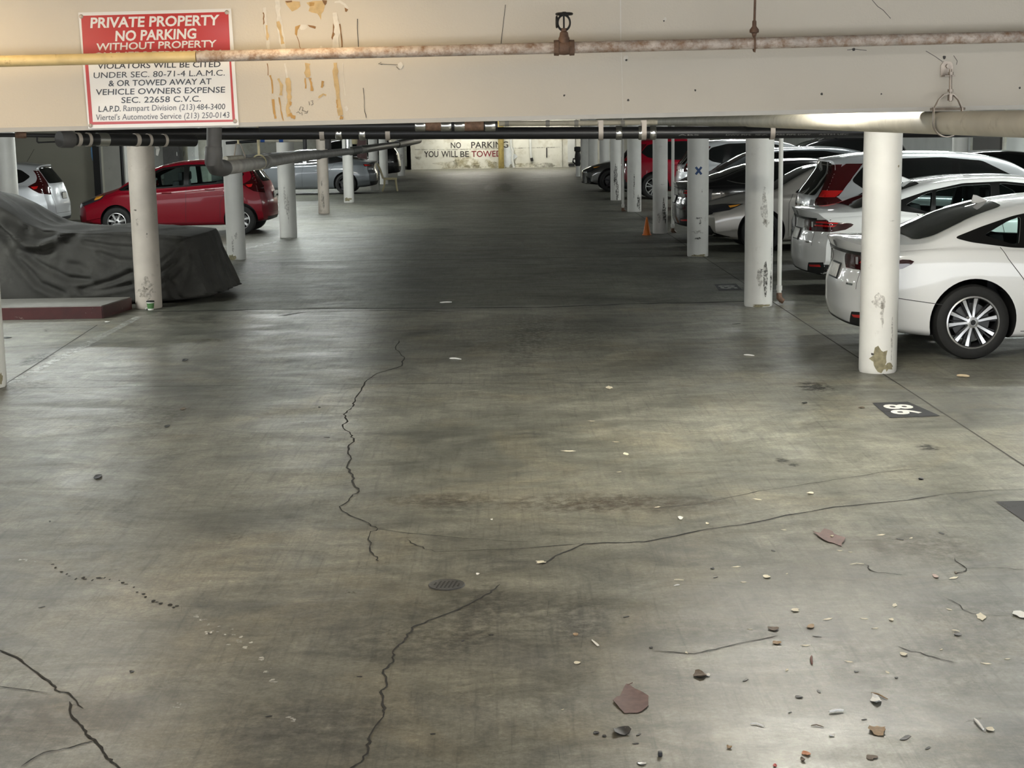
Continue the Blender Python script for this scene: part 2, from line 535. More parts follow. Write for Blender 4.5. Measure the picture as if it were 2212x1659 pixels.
def text_geo(body, w=None, h=None, bold=0.0, spacing=1.0):
    """triangulated lettering in the xy plane, its lower left corner at 0,0, w wide and h high"""
    cu = bpy.data.curves.new('t', 'FONT')
    cu.body = body
    cu.size = 1.0
    cu.offset = bold
    cu.space_character = spacing
    cu.resolution_u = 3
    o = bpy.data.objects.new('t', cu)
    COL.objects.link(o)
    bpy.context.view_layer.update()
    me = o.evaluated_get(bpy.context.evaluated_depsgraph_get()).to_mesh()
    vs = [v.co.copy() for v in me.vertices]
    fs = [tuple(p.vertices) for p in me.polygons]
    bpy.data.objects.remove(o, do_unlink=True)
    bpy.data.curves.remove(cu)
    x0, x1 = min(v.x for v in vs), max(v.x for v in vs)
    y0, y1 = 0.0, 0.73
    if any(c in body for c in '()&'):
        y0 = 0.0
    for v in vs:
        v.x = (v.x - x0) / (x1 - x0) * (w if w else (x1 - x0))
        v.y = (v.y - y0) / (y1 - y0) * (h if h else 1)
        v.z = 0
    return vs, fs


def pchip(pts):
    xs = [p[0] for p in pts]
    ys = [p[1] for p in pts]
    n = len(xs)
    d = [(ys[i + 1] - ys[i]) / (xs[i + 1] - xs[i]) for i in range(n - 1)]
    t = [d[0]] + [0 if d[i - 1] * d[i] <= 0 else 2 * d[i - 1] * d[i] / (d[i - 1] + d[i]) for i in range(1, n - 1)] + [d[-1]]

    def f(x):
        if x <= xs[0]:
            return ys[0]
        if x >= xs[-1]:
            return ys[-1]
        i = 0
        while x > xs[i + 1]:
            i += 1
        h = xs[i + 1] - xs[i]
        s = (x - xs[i]) / h
        return ((1 + 2 * s) * (1 - s) ** 2 * ys[i] + s * (1 - s) ** 2 * h * t[i] + s * s * (3 - 2 * s) * ys[i + 1] + s * s * (s - 1) * h * t[i + 1])
    return f


def smooth01(x):
    x = max(0.0, min(1.0, x))
    return x * x * (3 - 2 * x)


def blob(cx, cy, rx, ry, n=14, jag=0.25, rnd=RND):
    return [(cx + rx * math.cos(a) * k, cy + ry * math.sin(a) * k) for a, k in ((2 * math.pi * i / n, 1 + rnd.uniform(-jag, jag)) for i in range(n))]


def wiggle(pts, amp, n, rnd=RND):                  # subdivide a polyline and jitter it
    out = []
    for a, b in zip(pts[:-1], pts[1:]):
        for k in range(n):
            p = a.lerp(b, k / n)
            if k:
                d = (b - a).normalized()
                p = p + Vector((-d.y, d.x, 0)) * rnd.uniform(-amp, amp)
            out.append(p)
    out.append(pts[-1])
    return out


# ------------------------------------------------------------------ the setting: floor
UP = Vector((0, 0, 1))
fl = MB()
SOFT = {}


def soft_blob(u, v, rx, ry, mat, z=.0012, jag=.18, n=22):
    c = F(u, v)
    o0 = len(fl.v)
    ring = blob(0, 0, 1, 1, n, jag)
    vs = [(c.x, c.y, z)] + [(c.x + x * rx * .55, c.y + y * ry * .55, z) for x, y in ring] + [(c.x + x * rx, c.y + y * ry, z) for x, y in ring]
    fs = [(0, 1 + i, 1 + (i + 1) % n) for i in range(n)] + [(1 + i, 1 + n + i, 1 + n + (i + 1) % n, 1 + (i + 1) % n) for i in range(n)]
    fl.add(vs, fs, mat)
    for i in range(n):
        SOFT[o0 + 1 + i] = .8
        SOFT[o0 + 1 + n + i] = 0.0


def soft_strip(px, w, mat, z=.0016, peak=.7):
    pts = wiggle([F(u, v, z) for u, v in px], .01, 5)
    n = len(pts)
    o0 = len(fl.v)
    vs = []
    for i, p in enumerate(pts):
        a, b_ = pts[max(0, i - 1)], pts[min(n - 1, i + 1)]
        t = (b_ - a).normalized()
        sd = Vector((t.y, -t.x, 0))
        e = peak * min(1, 3 * i / (n - 1), 3 * (n - 1 - i) / (n - 1))
        for k, q in ((-1, 0), (-.45, 1), (.45, 1), (1, 0)):
            SOFT[o0 + len(vs)] = q * e
            vs.append(p + sd * k * w)
    fl.add(vs, [(4 * i + k, 4 * i + k + 1, 4 * i + k + 5, 4 * i + k + 4) for i in range(n - 1) for k in range(3)], mat)


XL, XR, Y0, YJ, YB = -15.0, 13.0, -3.0, 18.22, 76.2
YE = YB + .6
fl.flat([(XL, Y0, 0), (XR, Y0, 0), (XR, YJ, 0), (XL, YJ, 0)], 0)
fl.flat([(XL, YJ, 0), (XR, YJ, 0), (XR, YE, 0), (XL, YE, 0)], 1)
fl.flat([(XL, Y0, -0.25), (XL, YB, -0.25), (XR, YB, -0.25), (XR, Y0, -0.25)], 1)
for a, b in (((XL, Y0), (XR, Y0)), ((XR, Y0), (XR, YB)), ((XR, YB), (XL, YB)), ((XL, YB), (XL, Y0))):
    fl.flat([(*a, 0), (*a, -0.25), (*b, -0.25), (*b, 0)], 1)


def crack(px, w, mat=2, amp=0.012, n=4, z=0.0025):
    pts = wiggle([F(u, v, z) for u, v in px], amp, n)
    ww = [w * RND.uniform(0.5, 1.3) for _ in pts]
    ww[0] = ww[-1] = w * 0.25
    fl.strip(pts, ww, UP, mat)


rnd_keep = RND.getstate()
# joints
fl.strip([(3.23, 3.0, .002), (3.23, 40, .002)], 0.014, UP, 3)
fl.strip([F(-20, 850, .002), F(210, 702, .002)], 0.012, UP, 3)
fl.strip([F(60, 838, .002), F(700, 830, .002), F(1400, 826, .002)], 0.010, UP, 3)
jpts = wiggle([Vector((-4.2, 18.22, .002)), Vector((-2.2, 18.26, .002)), Vector((0.4, 18.0, .002)), Vector((1.6, 18.2, .002)), Vector((2.9, 18.25, .002))], 0.03, 8)
fl.strip(jpts, [RND.uniform(0.02, 0.075) for _ in jpts], UP, 2)
crack([(600, 683), (660, 674), (760, 672), (860, 670), (1000, 674)], 0.03)
for yy, a, b in ((24.7, -4, 3), (30.1, -4, 3), (37.4, -4, 3), (43.2, -4, 3), (51, -4.2, 3), (60, -4, 3)):
    fl.strip(wiggle([Vector((a, yy, .002)), Vector((-0.5, yy + .05, .002)), Vector((b, yy, .002))], 0.03, 6), 0.05, UP, 3)
# cracks
crack([(862, 735), (855, 755), (874, 772), (868, 790), (815, 806), (788, 826), (775, 850), (762, 872), (760, 880)], 0.012)
crack([(760, 880), (742, 895), (750, 908), (740, 920), (757, 938), (764, 950), (752, 965), (757, 985), (749, 1010), (762, 1030), (764, 1045), (776, 1058)], 0.013)
crack([(776, 1058), (760, 1072), (738, 1092), (735, 1098), (768, 1118), (800, 1133), (816, 1142)], 0.010)
crack([(816, 1142), (800, 1150), (799, 1180), (808, 1200), (818, 1212)], 0.008)
crack([(816, 1142), (870, 1150), (1000, 1162), (1140, 1171)], 0.007, amp=0.002)
crack([(880, 1165), (900, 1178), (940, 1192), (1100, 1186), (1262, 1174)], 0.006)
crack([(1170, 1220), (1200, 1200), (1262, 1174), (1330, 1172), (1392, 1170), (1480, 1152), (1530, 1142), (1620, 1130), (1700, 1112), (1800, 1095), (1960, 1080), (2042, 1067)], 0.010, amp=0.008)
crack([(2042, 1067), (2130, 1060), (2230, 1056)], 0.006)
crack([(1080, 1262), (1060, 1280), (1030, 1295), (990, 1316), (940, 1335), (890, 1355), (880, 1375), (862, 1392), (848, 1410), (850, 1430), (828, 1446), (836, 1478), (822, 1495), (832, 1530), (828, 1548), (798, 1590), (796, 1615), (785, 1640), (750, 1662)], 0.009, amp=0.007)
crack([(-5, 1402), (45, 1425), (80, 1452), (112, 1478), (125, 1492), (150, 1498), (180, 1530)], 0.009, amp=0.006)
crack([(150, 1515), (157, 1550), (178, 1568), (192, 1590), (205, 1600), (228, 1630), (240, 1645), (275, 1668)], 0.011, amp=0.006)
crack([(205, 1598), (150, 1615), (95, 1625), (45, 1655)], 0.006, amp=0.004)
crack([(-5, 1482), (60, 1490), (105, 1497)], 0.006, amp=0.002)
crack([(1408, 1405), (1500, 1412), (1560, 1398), (1620, 1385), (1680, 1372)], 0.006, amp=0.004)
crack([(2062, 1205), (2088, 1228), (2064, 1240)], 0.006)
crack([(2088, 1228), (2140, 1225), (2212, 1230)], 0.006)
crack([(1865, 1218), (1890, 1235), (1920, 1238), (1960, 1242)], 0.006)
crack([(1940, 1396), (2000, 1415), (2070, 1432)], 0.006)
crack([(2040, 1290), (2100, 1325), (2180, 1330)], 0.004)
crack([(1380, 1100), (1500, 1090), (1640, 1060), (1780, 1040), (1900, 1020), (2000, 1010)], 0.006)
for px in ([(218, 1128), (300, 1145), (340, 1152)], [(390, 1218), (388, 1252)], [(392, 1296), (392, 1322)], [(413, 1300), (411, 1324)], [(313, 1385), (311, 1405)], [(354, 1388), (351, 1412)],
           [(595, 1392), (563, 1418)], [(848, 1348), (838, 1370)], [(50, 1105), (38, 1140)], [(407, 1450), (385, 1510)], [(1186, 1298), (1182, 1330)], [(1418, 1218), (1408, 1248)], [(1400, 1520), (1412, 1580)],
           [(1700, 1390), (1800, 1460)], [(1522, 1592), (1486, 1640)], [(1720, 1340), (1800, 1470)], [(1205, 1612), (1212, 1660)], [(1262, 1345), (1255, 1400)], [(1740, 1380), (1725, 1410)]):
    crack(px, 0.010, 7, amp=0.0, n=1)
# row of chips and spill specks left foreground
for i in range(26):
    t = i / 25
    u, v = 110 + 275 * t, 1222 + 85 * t + 10 * math.sin(t * 9)
    c = F(u + RND.uniform(-5, 5), v + RND.uniform(-3, 3))
    fl.flat([(x, y, .0022) for x, y in blob(c.x, c.y, RND.uniform(.004, .012), RND.uniform(.006, .018), 7)], 2)
for (u, v, n, sx, sy) in ((60, 1210, 5, 30, 4), (440, 1335, 6, 22, 8), (475, 1360, 9, 30, 14), (520, 1385, 8, 28, 18), (569, 1426, 3, 6, 4), (582, 1450, 3, 8, 4), (588, 1472, 4, 8, 5), (630, 1555, 4, 8, 5), (388, 1524, 3, 6, 4), (452, 1253, 2, 4, 3)):
    for _ in range(n):
        c = F(u + RND.uniform(-sx, sx), v + RND.uniform(-sy, sy))
        fl.flat([(x, y, .0024) for x, y in blob(c.x, c.y, RND.uniform(.004, .013), RND.uniform(.005, .014), 8, 0.45)], 8)
# oil stains, rust-brown stains, paw-like blots, tyre marks; broad mid-aisle patch just darkens
for i, (u, v, rx, ry, mt) in enumerate(((1760, 835, .16, .30, 4), (1690, 995, .05, .12, 4), (1715, 1003, .04, .08, 4), (2005, 967, .09, .12, 4), (35, 835, .34, .5, 5), (500, 1160, .08, .12, 7), (360, 1478, .12, .2, 7),
                         (1080, 1330, .8, .5, 7), (980, 1090, .25, .3, 7), (1390, 1090, .6, .25, 5), (860, 1400, .4, .3, 7), (1960, 1440, .5, .5, 7), (1560, 1360, .4, .2, 7), (2120, 1350, .4, .5, 7), (660, 1570, .5, .35, 7),
                         (540, 580, .6, 1.6, 4), (1150, 720, 1.2, 2.0, 7), (100, 1560, .5, .35, 5), (300, 900, .4, .8, 7), (1990, 1180, .4, .35, 5), (80, 775, .15, .5, 4), (1062, 406, .32, 4.0, 4), (1091, 405, .32, 4.0, 4), (1230, 1085, .6, .3, 5), (940, 1080, .4, .2, 5), (1500, 620, 1.0, 1.6, 7))):
    soft_blob(u, v, rx, ry, mt, .0012 + .00001 * i)
for px, w in (([(1075, 840), (1110, 905), (1125, 930)], .05), ([(1295, 1180), (1260, 1360), (1215, 1500), (1190, 1640)], .12), ([(1090, 1120), (1050, 1300), (960, 1480)], .10), ([(1750, 1330), (1860, 1480), (1950, 1600)], .10), ([(170, 1240), (340, 1000), (520, 870)], .10), ([(80, 1200), (300, 950), (560, 790)], .10), ([(1180, 640), (1130, 760), (1080, 900)], .22)):
    soft_strip(px, w, 7, peak=.5)
# worn painted bay line at the left pillars
fl.strip([F(300, 684, .0018), F(160, 758, .0018), F(0, 838, .0018)], 0.10, UP, 6)
for (u0, v0, u1, v1) in ((560, 545, 600, 542), (515, 541, 640, 512), (640, 498, 665, 497), (645, 420, 690, 418), (960, 376, 1010, 374)):
    fl.strip([F(u0, v0, .0018), F(u1, v1, .0018)], 0.12, UP, 6)
fl_o = fl.build('floor', ['floor_near', 'floor_far', 'crack', 'joint', 'stain', 'stain_brown', 'line_paint', 'tyre_mark', 'white_spot'], recalc=False)
at_ = fl_o.data.attributes.new('soft', 'FLOAT', 'POINT')
at_.data.foreach_set('value', [SOFT.get(i, 1.0) for i in range(len(fl.v))])
structure(fl_o, 'cracked grey concrete garage floor with oil stains and joints', 'floor')

# ------------------------------------------------------------------ the setting: ceiling, beam, walls
HC_ = 2.95
o = MB().box(((XL + XR) / 2, (Y0 + YB) / 2, HC_ + .1), (XR - XL, YB - Y0, .2)).build('ceiling', 'ceiling')
structure(o, 'painted concrete ceiling over the parking garage', 'ceiling')

YBM = 7.6
bt = lambda x: 2.161 + 0.0065 * x + 0.004            # the soffit runs up slightly to the right
b = MB()
n = 24
xs = [XL + 6 + i * (XR - XL - 12) / n for i in range(n + 1)]
xs[0], xs[-1] = XL, XR
for i in range(n):
    a, c = xs[i], xs[i + 1]
    za, zc = bt(a), bt(c)
    b.flat([(a, YBM, za + .021), (c, YBM, zc + .021), (c, YBM, HC_), (a, YBM, HC_)], 0)
    b.flat([(a, YBM + .012, za), (c, YBM + .012, zc), (c, YBM, zc + .021), (a, YBM, za + .021)], 1)
    b.flat([(a, YBM + .36, za), (c, YBM + .36, zc), (c, YBM + .012, zc), (a, YBM + .012, za)], 0)
    b.flat([(a, YBM + .36, HC_), (c, YBM + .36, HC_), (c, YBM + .36, zc), (a, YBM + .36, za)], 0)
NB = Vector((0, -1, 0))
YP = YBM - .0015


LAY = [0]


def c2(x, y):                                      # places read from the 600 px wide crop that starts at x = 560
    LAY[0] += 1
    return P(560 + x / 3.687, y / 3.687, YP - .000012 * LAY[0])


def bpatch(pts, mat, dy=0.0):
    q = [c2(*p) for p in pts]
    b.flat([Vector((p.x, q[-1].y - dy, p.z)) for p in q], mat)


bpatch([(205, 15), (250, 8), (322, 12), (328, 50), (300, 75), (262, 92), (240, 66), (218, 40)], 3)
bpatch([(205, 8), (260, 4), (262, 16), (220, 22)], 4, .0003)
bpatch([(375, 22), (430, 8), (530, 5), (522, 50), (512, 90), (495, 110), (492, 160), (478, 130), (462, 108), (420, 100), (392, 88), (404, 55)], 3)
bpatch([(500, 0), (540, 4), (536, 30), (524, 44), (510, 22)], 4, .0003)
bpatch([(398, 18), (440, 20), (436, 45), (402, 50)], 2, .0003)
b.strip([c2(600, 18), c2(640, 12), c2(680, 35), c2(700, 62), c2(690, 92)], [.006, .012, .01, .016, .014], NB, 5)
bpatch([(680, 60), (708, 75), (698, 95), (684, 92)], 4, .0004)
bpatch([(286, 212), (330, 196), (318, 222), (306, 240), (300, 290), (284, 272)], 2)
b.strip([c2(300, 290), c2(316, 330), c2(322, 372), c2(336, 400)], .003, NB, 4)
bpatch([(330, 196), (372, 198), (384, 218), (362, 236), (332, 238), (320, 222)], 5)
bpatch([(384, 198), (436, 206), (452, 212), (446, 230), (400, 214)], 4)
bpatch([(588, 185), (606, 225), (600, 270), (582, 318), (574, 300), (586, 250)], 4)
for line, ww, mt in (([(40, 60), (46, 160), (60, 260), (68, 340), (76, 400)], .020, 5), ([(34, 100), (36, 150), (34, 195)], .007, 4), ([(56, 200), (64, 280), (66, 320)], .013, 3), ([(142, 0), (150, 90), (160, 180), (176, 290), (196, 400)], .026, 5), ([(150, 170), (176, 280), (188, 350)], .018, 3),
                     ([(66, 505), (70, 600)], .004, 4), ([(86, 600), (100, 640), (106, 745)], .009, 2), ([(112, 790), (118, 900), (130, 945)], .011, 2), ([(158, 775), (172, 880), (192, 960)], .007, 2), ([(150, 625), (178, 680), (172, 760)], .015, 3),
                     ([(205, 505), (214, 560), (222, 620)], .010, 5), ([(228, 620), (235, 720), (240, 800), (226, 860), (236, 930)], .024, 3), ([(240, 905), (262, 930), (286, 936)], .018, 2), ([(250, 810), (250, 840)], .010, 2),
                     ([(385, 504), (384, 560), (386, 618)], .028, 3), ([(368, 622), (370, 705)], .008, 2), ([(405, 622), (415, 680), (420, 725)], .013, 2), ([(510, 645), (496, 698)], .013, 2), ([(470, 780), (510, 748), (534, 760)], .010, 3),
                     ([(600, 100), (610, 160), (625, 240), (612, 300), (606, 400)], .028, 5), ([(640, 190), (655, 290), (658, 400)], .006, 4), ([(606, 500), (608, 600), (622, 720), (632, 800), (648, 920)], .026, 3), ([(616, 795), (622, 858)], .009, 2), ([(640, 935), (668, 940)], .018, 2), ([(664, 500), (672, 620), (684, 760)], .003, 5),
                     ([(830, 700), (836, 860), (852, 938)], .003, 6), ([(780, 150), (790, 380)], .003, 6)):
    n_ = 3
    pts = []
    for p, q in zip(line[:-1], line[1:]):
        for k in range(n_):
            pts.append(c2(p[0] + (q[0] - p[0]) * k / n_ + RND.uniform(-3, 3), p[1] + (q[1] - p[1]) * k / n_))
    pts.append(c2(*line[-1]))
    b.strip([Vector((p.x, pts[-1].y, p.z)) for p in pts], [ww * RND.uniform(.55, 1.2) for _ in pts], NB, mt)
# pencil scribbles and dents
for line in ([(395, 808), (402, 838)], [(412, 806), (428, 800), (424, 815), (430, 828), (414, 838)], [(318, 880), (330, 850), (350, 856), (342, 884)], [(296, 900), (312, 890), (326, 905), (340, 895), (342, 918)], [(345, 880), (378, 892), (388, 880), (380, 902), (360, 900)],
             [(948, 508), (1000, 512), (1110, 516)], [(1092, 530), (1112, 552), (1136, 545)], [(972, 494), (950, 508), (980, 514)]):
    b.strip([c2(*p) for p in line], .0022, NB, 6)
for x, y, r_, mt in ((1125, 520, .014, 5), (695, 866, .009, 5), (1350, 470, .001, 5), (492, 378, .006, 5)):
    c = c2(x, y)
    b.flat([(p, c.y - .0004, q) for p, q in blob(c.x, c.z, r_, r_ * 1.3, 9)], mt)
for u, v, r_, mt in ((1352, 126, .013, 5), (1353, 130, .005, 6), (1437, 41, .009, 5), (1434, 45, .004, 6), (1844, 107, .008, 6), (1219, 206, .005, 6), (1357, 216, .006, 6), (1502, 195, .005, 6), (1775, 203, .006, 6), (2040, 124, .008, 6), (2203, 190, .006, 6), (1904, 203, .004, 6)):
    c = P(u, v, YP)
    b.flat([(p, c.y - .0002, q) for p, q in blob(c.x, c.z, r_, r_, 9)], mt)
for line in ([(1884, 0), (1896, 14), (1908, 22), (1924, 40)], [(1830, 108), (1846, 106), (1872, 109)], [(2000, 110), (2020, 122), (2036, 133)], [(2060, 120), (2068, 132), (2066, 140)], [(1092, 10), (1082, 95)]):
    b.strip([P(u, v, YP) for u, v in line], .0025, NB, 6)
b.strip([P(1340, -60, YP), P(1341, 96, YP)], .0045, NB, 1)
b.strip([P(1342, 112, YP), P(1346, 240, YP)], .003, NB, 5)
o = b.build('trim_beam', ['beam', 'beam_edge', 'peel', 'peel_light', 'peel_brown', 'peel_white', 'ink'], recalc=False)
structure(o, 'wide cream concrete ceiling beam with peeling ochre paint streaks', 'beam')
o = MB().box(((XL + XR) / 2, Y0 + .1, 2.6), (XR - XL, .2, .7)).build('trim_daylight_stop', 'ceiling')  # unseen lintel, added so daylight enters only from low down
structure(o, 'unseen lintel added over the entrance to cut off high daylight', 'lintel')
# far wall with its painted warning, side walls
w = MB()
w.box(((-4.6 + XR) / 2, YB + .1, HC_ / 2), (XR + 4.6, .2, HC_), 0)
w.box((-9.6, YB + .45, HC_ / 2), (10.4, .2, HC_), 0)                # recess behind the left row
w.box((-4.5, YB + .25, HC_ / 2), (.2, .5, HC_), 0)
w.box((-4.85, YB + .30, .08), (.5, .1, .16), 1)
w.box((3.0, YB - .03, 1.45), (.12, .06, 2.9), 0)
NBW = Vector((0, -1, 0))
w.strip([P(u, v, YB - .004) for u, v in ((892, 323), (960, 323.5), (1078, 321), (1210, 318))], .05, NBW, 2)
for u, v, rx, rz, mt in ((1000, 352, 1.2, .35, 3), (1055, 358, .8, .2, 3), (1065, 356, .25, .18, 2), (985, 352, .15, .2, 2), (1103, 350, .3, .5, 2), (1098, 338, .35, .5, 4), (1175, 358, .5, .15, 2), (903, 341, .16, .08, 2), (1140, 357, .6, .12, 3), (1020, 360, .5, .1, 2)):
    c = P(u, v, YB - .006)
    w.flat([(x, YB - .005 - .0004 * mt, max(.01, z)) for x, z in blob(c.x, c.z, rx, rz, 16, .35)], mt)
M['wall_stain'] = stain_mat('grey_wall_stain', (.16, .15, .11), .5, 5.0, .8)
M['wall_stain_yellow'] = stain_mat('yellow_wall_stain', (.40, .35, .18), .45, 3.0, .8)
M['wall_patch'] = pbr('bluish_wall_patch', (.58, .62, .64), .7, var=.1)
o = w.build('wall_back', ['wall_white', 'joint', 'wall_stain', 'wall_stain_yellow', 'wall_patch'], recalc=False)
structure(o, 'stained white far wall of the garage', 'wall')
o = MB().box((XL - .1, (Y0 + YB) / 2, HC_ / 2), (.2, YB - Y0, HC_)).build('wall_left', 'wall_pale')
structure(o, 'pale side wall behind the left row of cars', 'wall')
o = MB().box((XR + .1, (Y0 + YB) / 2, HC_ / 2), (.2, YB - Y0, HC_)).build('wall_right', 'wall_pale')
structure(o, 'pale side wall behind the right row of cars', 'wall')
o = MB().box(((XL - 9.72) / 2, 37.8, HC_ / 2), (-9.72 - XL, .2, HC_)).build('wall_partition', 'wall_grey')
structure(o, 'olive grey partition wall behind the silver hatchback', 'wall')
o = MB().box((XR - .04, 41.0, 1.12), (.08, 2.3, 2.24), 0).box((XR - .03, 42.35, 1.2), (.06, .14, 2.4), 1).box((XR - .03, 39.65, 1.2), (.06, .14, 2.4), 1).build('door_1', [pbr('dark_brown_door', (.05, .046, .04), .6), 'wall_white'])
structure(o, 'dark brown door in the right side wall', 'door')
o = MB().box((3.52, YB - .04, .98), (.36, .06, 1.5), 0).box((3.52, YB - .03, .1), (.3, .05, .1), 1).build('door_2', ['wall_pale', 'black'])
structure(o, 'narrow pale hatch in the far wall right of the stained post', 'door')

YW = YB - .012


def wall_text(name, items, label):
    t = MB()
    for body, u0, u1, vb, vt, mt in items:
        p0, p1 = P(u0, vb, YW), P(u1, vb, YW)
        hgt = P(u0, vt, YW).z - p0.z
        vs, fs = text_geo(body, (p1 - p0).length, hgt, 0.012)
        t.add([(p0.x + v.x, YW, p0.z + v.y) for v in vs], fs, mt)
    o = t.build(name, ['stencil_black', 'stencil_red'], None, P(items[0][1], items[0][3], YW), recalc=False)
    return tag(o, label, 'painted lettering')


wall_text('painted_lettering', [('NO', 974, 996, 320, 307, 0), ('PARKING', 1018, 1098, 320, 306, 0)], 'black stencilled NO PARKING painted on the white far wall')
wall_text('painted_lettering', [('YOU', 916.5, 947, 339.5, 326, 0), ('WILL', 953.5, 989, 339.5, 325.5, 0), ('BE', 994.5, 1013, 339, 326, 0), ('TOWED', 1018.5, 1084, 339, 325.5, 1)], 'stencilled YOU WILL BE TOWED with dark red last word on far wall')
gp = MB()
c = P(1083, 364, YB - .09)
gp.lathe([(0, 0), (.135, 0), (.14, .02), (.14, 2.9), (0, 2.9)], 20, 0, Matrix.Translation((c.x, YB - .12, 0)))
o = gp.build('wall_pipe', 'yellow_brown', None, (c.x, YB - .12, 0))
tag(o, 'thick yellow-brown pipe standing against the far wall over the lettering', 'pipe')
# conduits on the far wall
cp = MB()
cp.tube([P(1103, 296, YB - .05), P(1104, 318, YB - .05), P(1108, 326, YB - .05), P(1106, 345, YB - .05), P(1110, 362, YB - .05)], .055, 10)
o = cp.build('wall_pipe', 'wall_pale', None, P(1110, 362, YB - .05))
tag(o, 'crooked pale pipe on the far wall right of the yellow-brown pipe', 'pipe')
cp = MB()
cp.tube([P(1145, 290, YB - .05), P(1146.5, 330, YB - .05), P(1149, 347, YB - .05)], .05, 10)
cp.tube([P(1148, 341, YB - .06), P(1149.5, 348, YB - .06)], .07, 10, 1)
o = cp.build('wall_pipe', ['wall_pale', 'black'], None, P(1149, 347, YB - .05))
tag(o, 'straight pale conduit with a black end on the far wall', 'pipe')
cp = MB()
cp.tube([P(1181, 319, YB - .03), P(1181, 340, YB - .03)], .025, 8)
tag(cp.build('conduit', 'plastic', None, P(1181, 340, YB - .03)), 'short dark conduit on the far wall beside the pale hatch', 'pipe')

# ------------------------------------------------------------------ lamps: fluorescent strips on the ceiling
LAMP_K = 1.0


def lamp(x, y, length, axis, strength, col, label, z=HC_ - .07, width=.11):
    r = empty('ceiling_lamp', (x, y, HC_), 0, label, 'ceiling lamp', 'fluorescent strip lamps on the ceiling')
    s = (length, width + .05, .05) if axis == 'x' else (width + .05, length, .05)
    t = (length - .06, width, .028) if axis == 'x' else (width, length - .06, .028)
    MB().box((0, 0, -.027), s).build('housing', 'housing', r)
    key = 'tube_%g_%g_%g_%g' % (strength, *col)
    if key not in M:
        M[key] = emis(key, col, strength * LAMP_K)
    MB().box((0, 0, -.068), t).build('diffuser', key, r)
    return r


WARM, COOL, NEUT = (1.0, .74, .42), (.95, 1.0, .97), (1.0, .95, .84)
YEL = (1.0, .96, .85)
lamp(-0.9, 6.45, 1.6, 'y', 15, WARM, 'warm strip lamp before the cream beam right of the sign')
lamp(-2.7, 6.45, 1.6, 'y', 17, WARM, 'second warm strip lamp added to light the cream beam left of the sign')  # added beside the first to warm the beam's left end
lamp(2.2, 4.2, 2.4, 'x', 20, (1, .96, .92), 'white strip lamp before the cream beam on the right')
lamp(2.1, 10.0, 1.8, 'x', 175, YEL, 'yellowish strip lamp over the right side of the aisle behind the cream beam')
lamp(-3.0, 10.4, 1.2, 'y', 55, NEUT, 'white strip lamp over the aisle opposite the yellowish lamp')
for y, sl, sr in ((15.6, 200, 175), (21.8, 60, 70), (28.0, 100, 60), (34.5, 110, 80), (41.0, 80, 80), (47.8, 95, 80), (54.6, 65, 60), (62.5, 60, 60)):
    lamp(-4.7 if 30 < y < 45 else -7.4, y, 2.4, 'x', sl, COOL, 'white strip lamp over the left row of cars')
    lamp(7.2, y, 2.4, 'x', sr, COOL, 'white strip lamp over the right row of cars')
lamp(-1.6, 74.3, 2.4, 'x', 105, NEUT, 'white strip lamp before the far wall on the left')
lamp(2.2, 74.3, 2.4, 'x', 80, NEUT, 'white strip lamp before the far wall on the right')
lamp(-11.5, 46, 2.4, 'x', 110, COOL, 'white strip lamp in the far left bay')
lamp(-11.5, 58, 2.4, 'x', 110, COOL, 'white strip lamp in the farthest left bay')
lamp(10.6, 36, 2.4, 'x', 90, COOL, 'white strip lamp by the right side wall')


# ------------------------------------------------------------------ pillars
def pillar(x, y, r, mat, label, marks=(), chip=0.0, parts=None):
    root_o = Vector((x, y, 0))
    t = MB()
    seg = 40
    prof = [0, .015, .05, .3, 1.0, 1.8, HC_]
    vs, fs = [], []
    rn = random.Random(int(x * 100 + y * 10))
    for i, z in enumerate(prof):
        for k in range(seg):
            a = 2 * math.pi * k / seg
            rr = r
            if i == 0:
                rr = r * (1 - .03 - chip * max(0, noise.noise(Vector((math.cos(a) * 3, math.sin(a) * 3, x)))))
            elif i == 1:
                rr = r * (1 - chip * .5 * max(0, noise.noise(Vector((math.cos(a) * 3, math.sin(a) * 3, x)))))
            vs.append((x + rr * math.sin(a), y - rr * math.cos(a), z))
    for i in range(len(prof) - 1):
        for k in range(seg):
            k2 = (k + 1) % seg
            fs.append((i * seg + k, i * seg + k2, (i + 1) * seg + k2, (i + 1) * seg + k))
    t.add(vs, fs, 0, True)
    mats = [mat]
    for (a, z, w, h, mm, jag) in marks:
        if mm not in mats:
            mats.append(mm)
        poly = blob(0, z, w / 2, h / 2, 18, jag, rn)
        rr = r + .0015 + .0002 * len(mats)
        pv = [(0, z)] + [(p * .4, z + (q - z) * .4) for p, q in poly] + [(p * .75, z + (q - z) * .75) for p, q in poly] + poly
        pf = [(0, 1 + i, 1 + (i + 1) % 18) for i in range(18)] + [(1 + k * 18 + i, 19 + k * 18 + i, 19 + k * 18 + (i + 1) % 18, 1 + k * 18 + (i + 1) % 18) for k in (0, 1) for i in range(18)]
        t.add([(x + rr * math.sin(R(a) + p / r), y - rr * math.cos(R(a) + p / r), max(.002, q)) for p, q in pv], pf, mats.index(mm), True)
    o = t.build('pillar', mats, None, root_o, recalc=False)
    tag(o, label, 'pillar', 'round pillars along the aisle', 'thing')
    return o


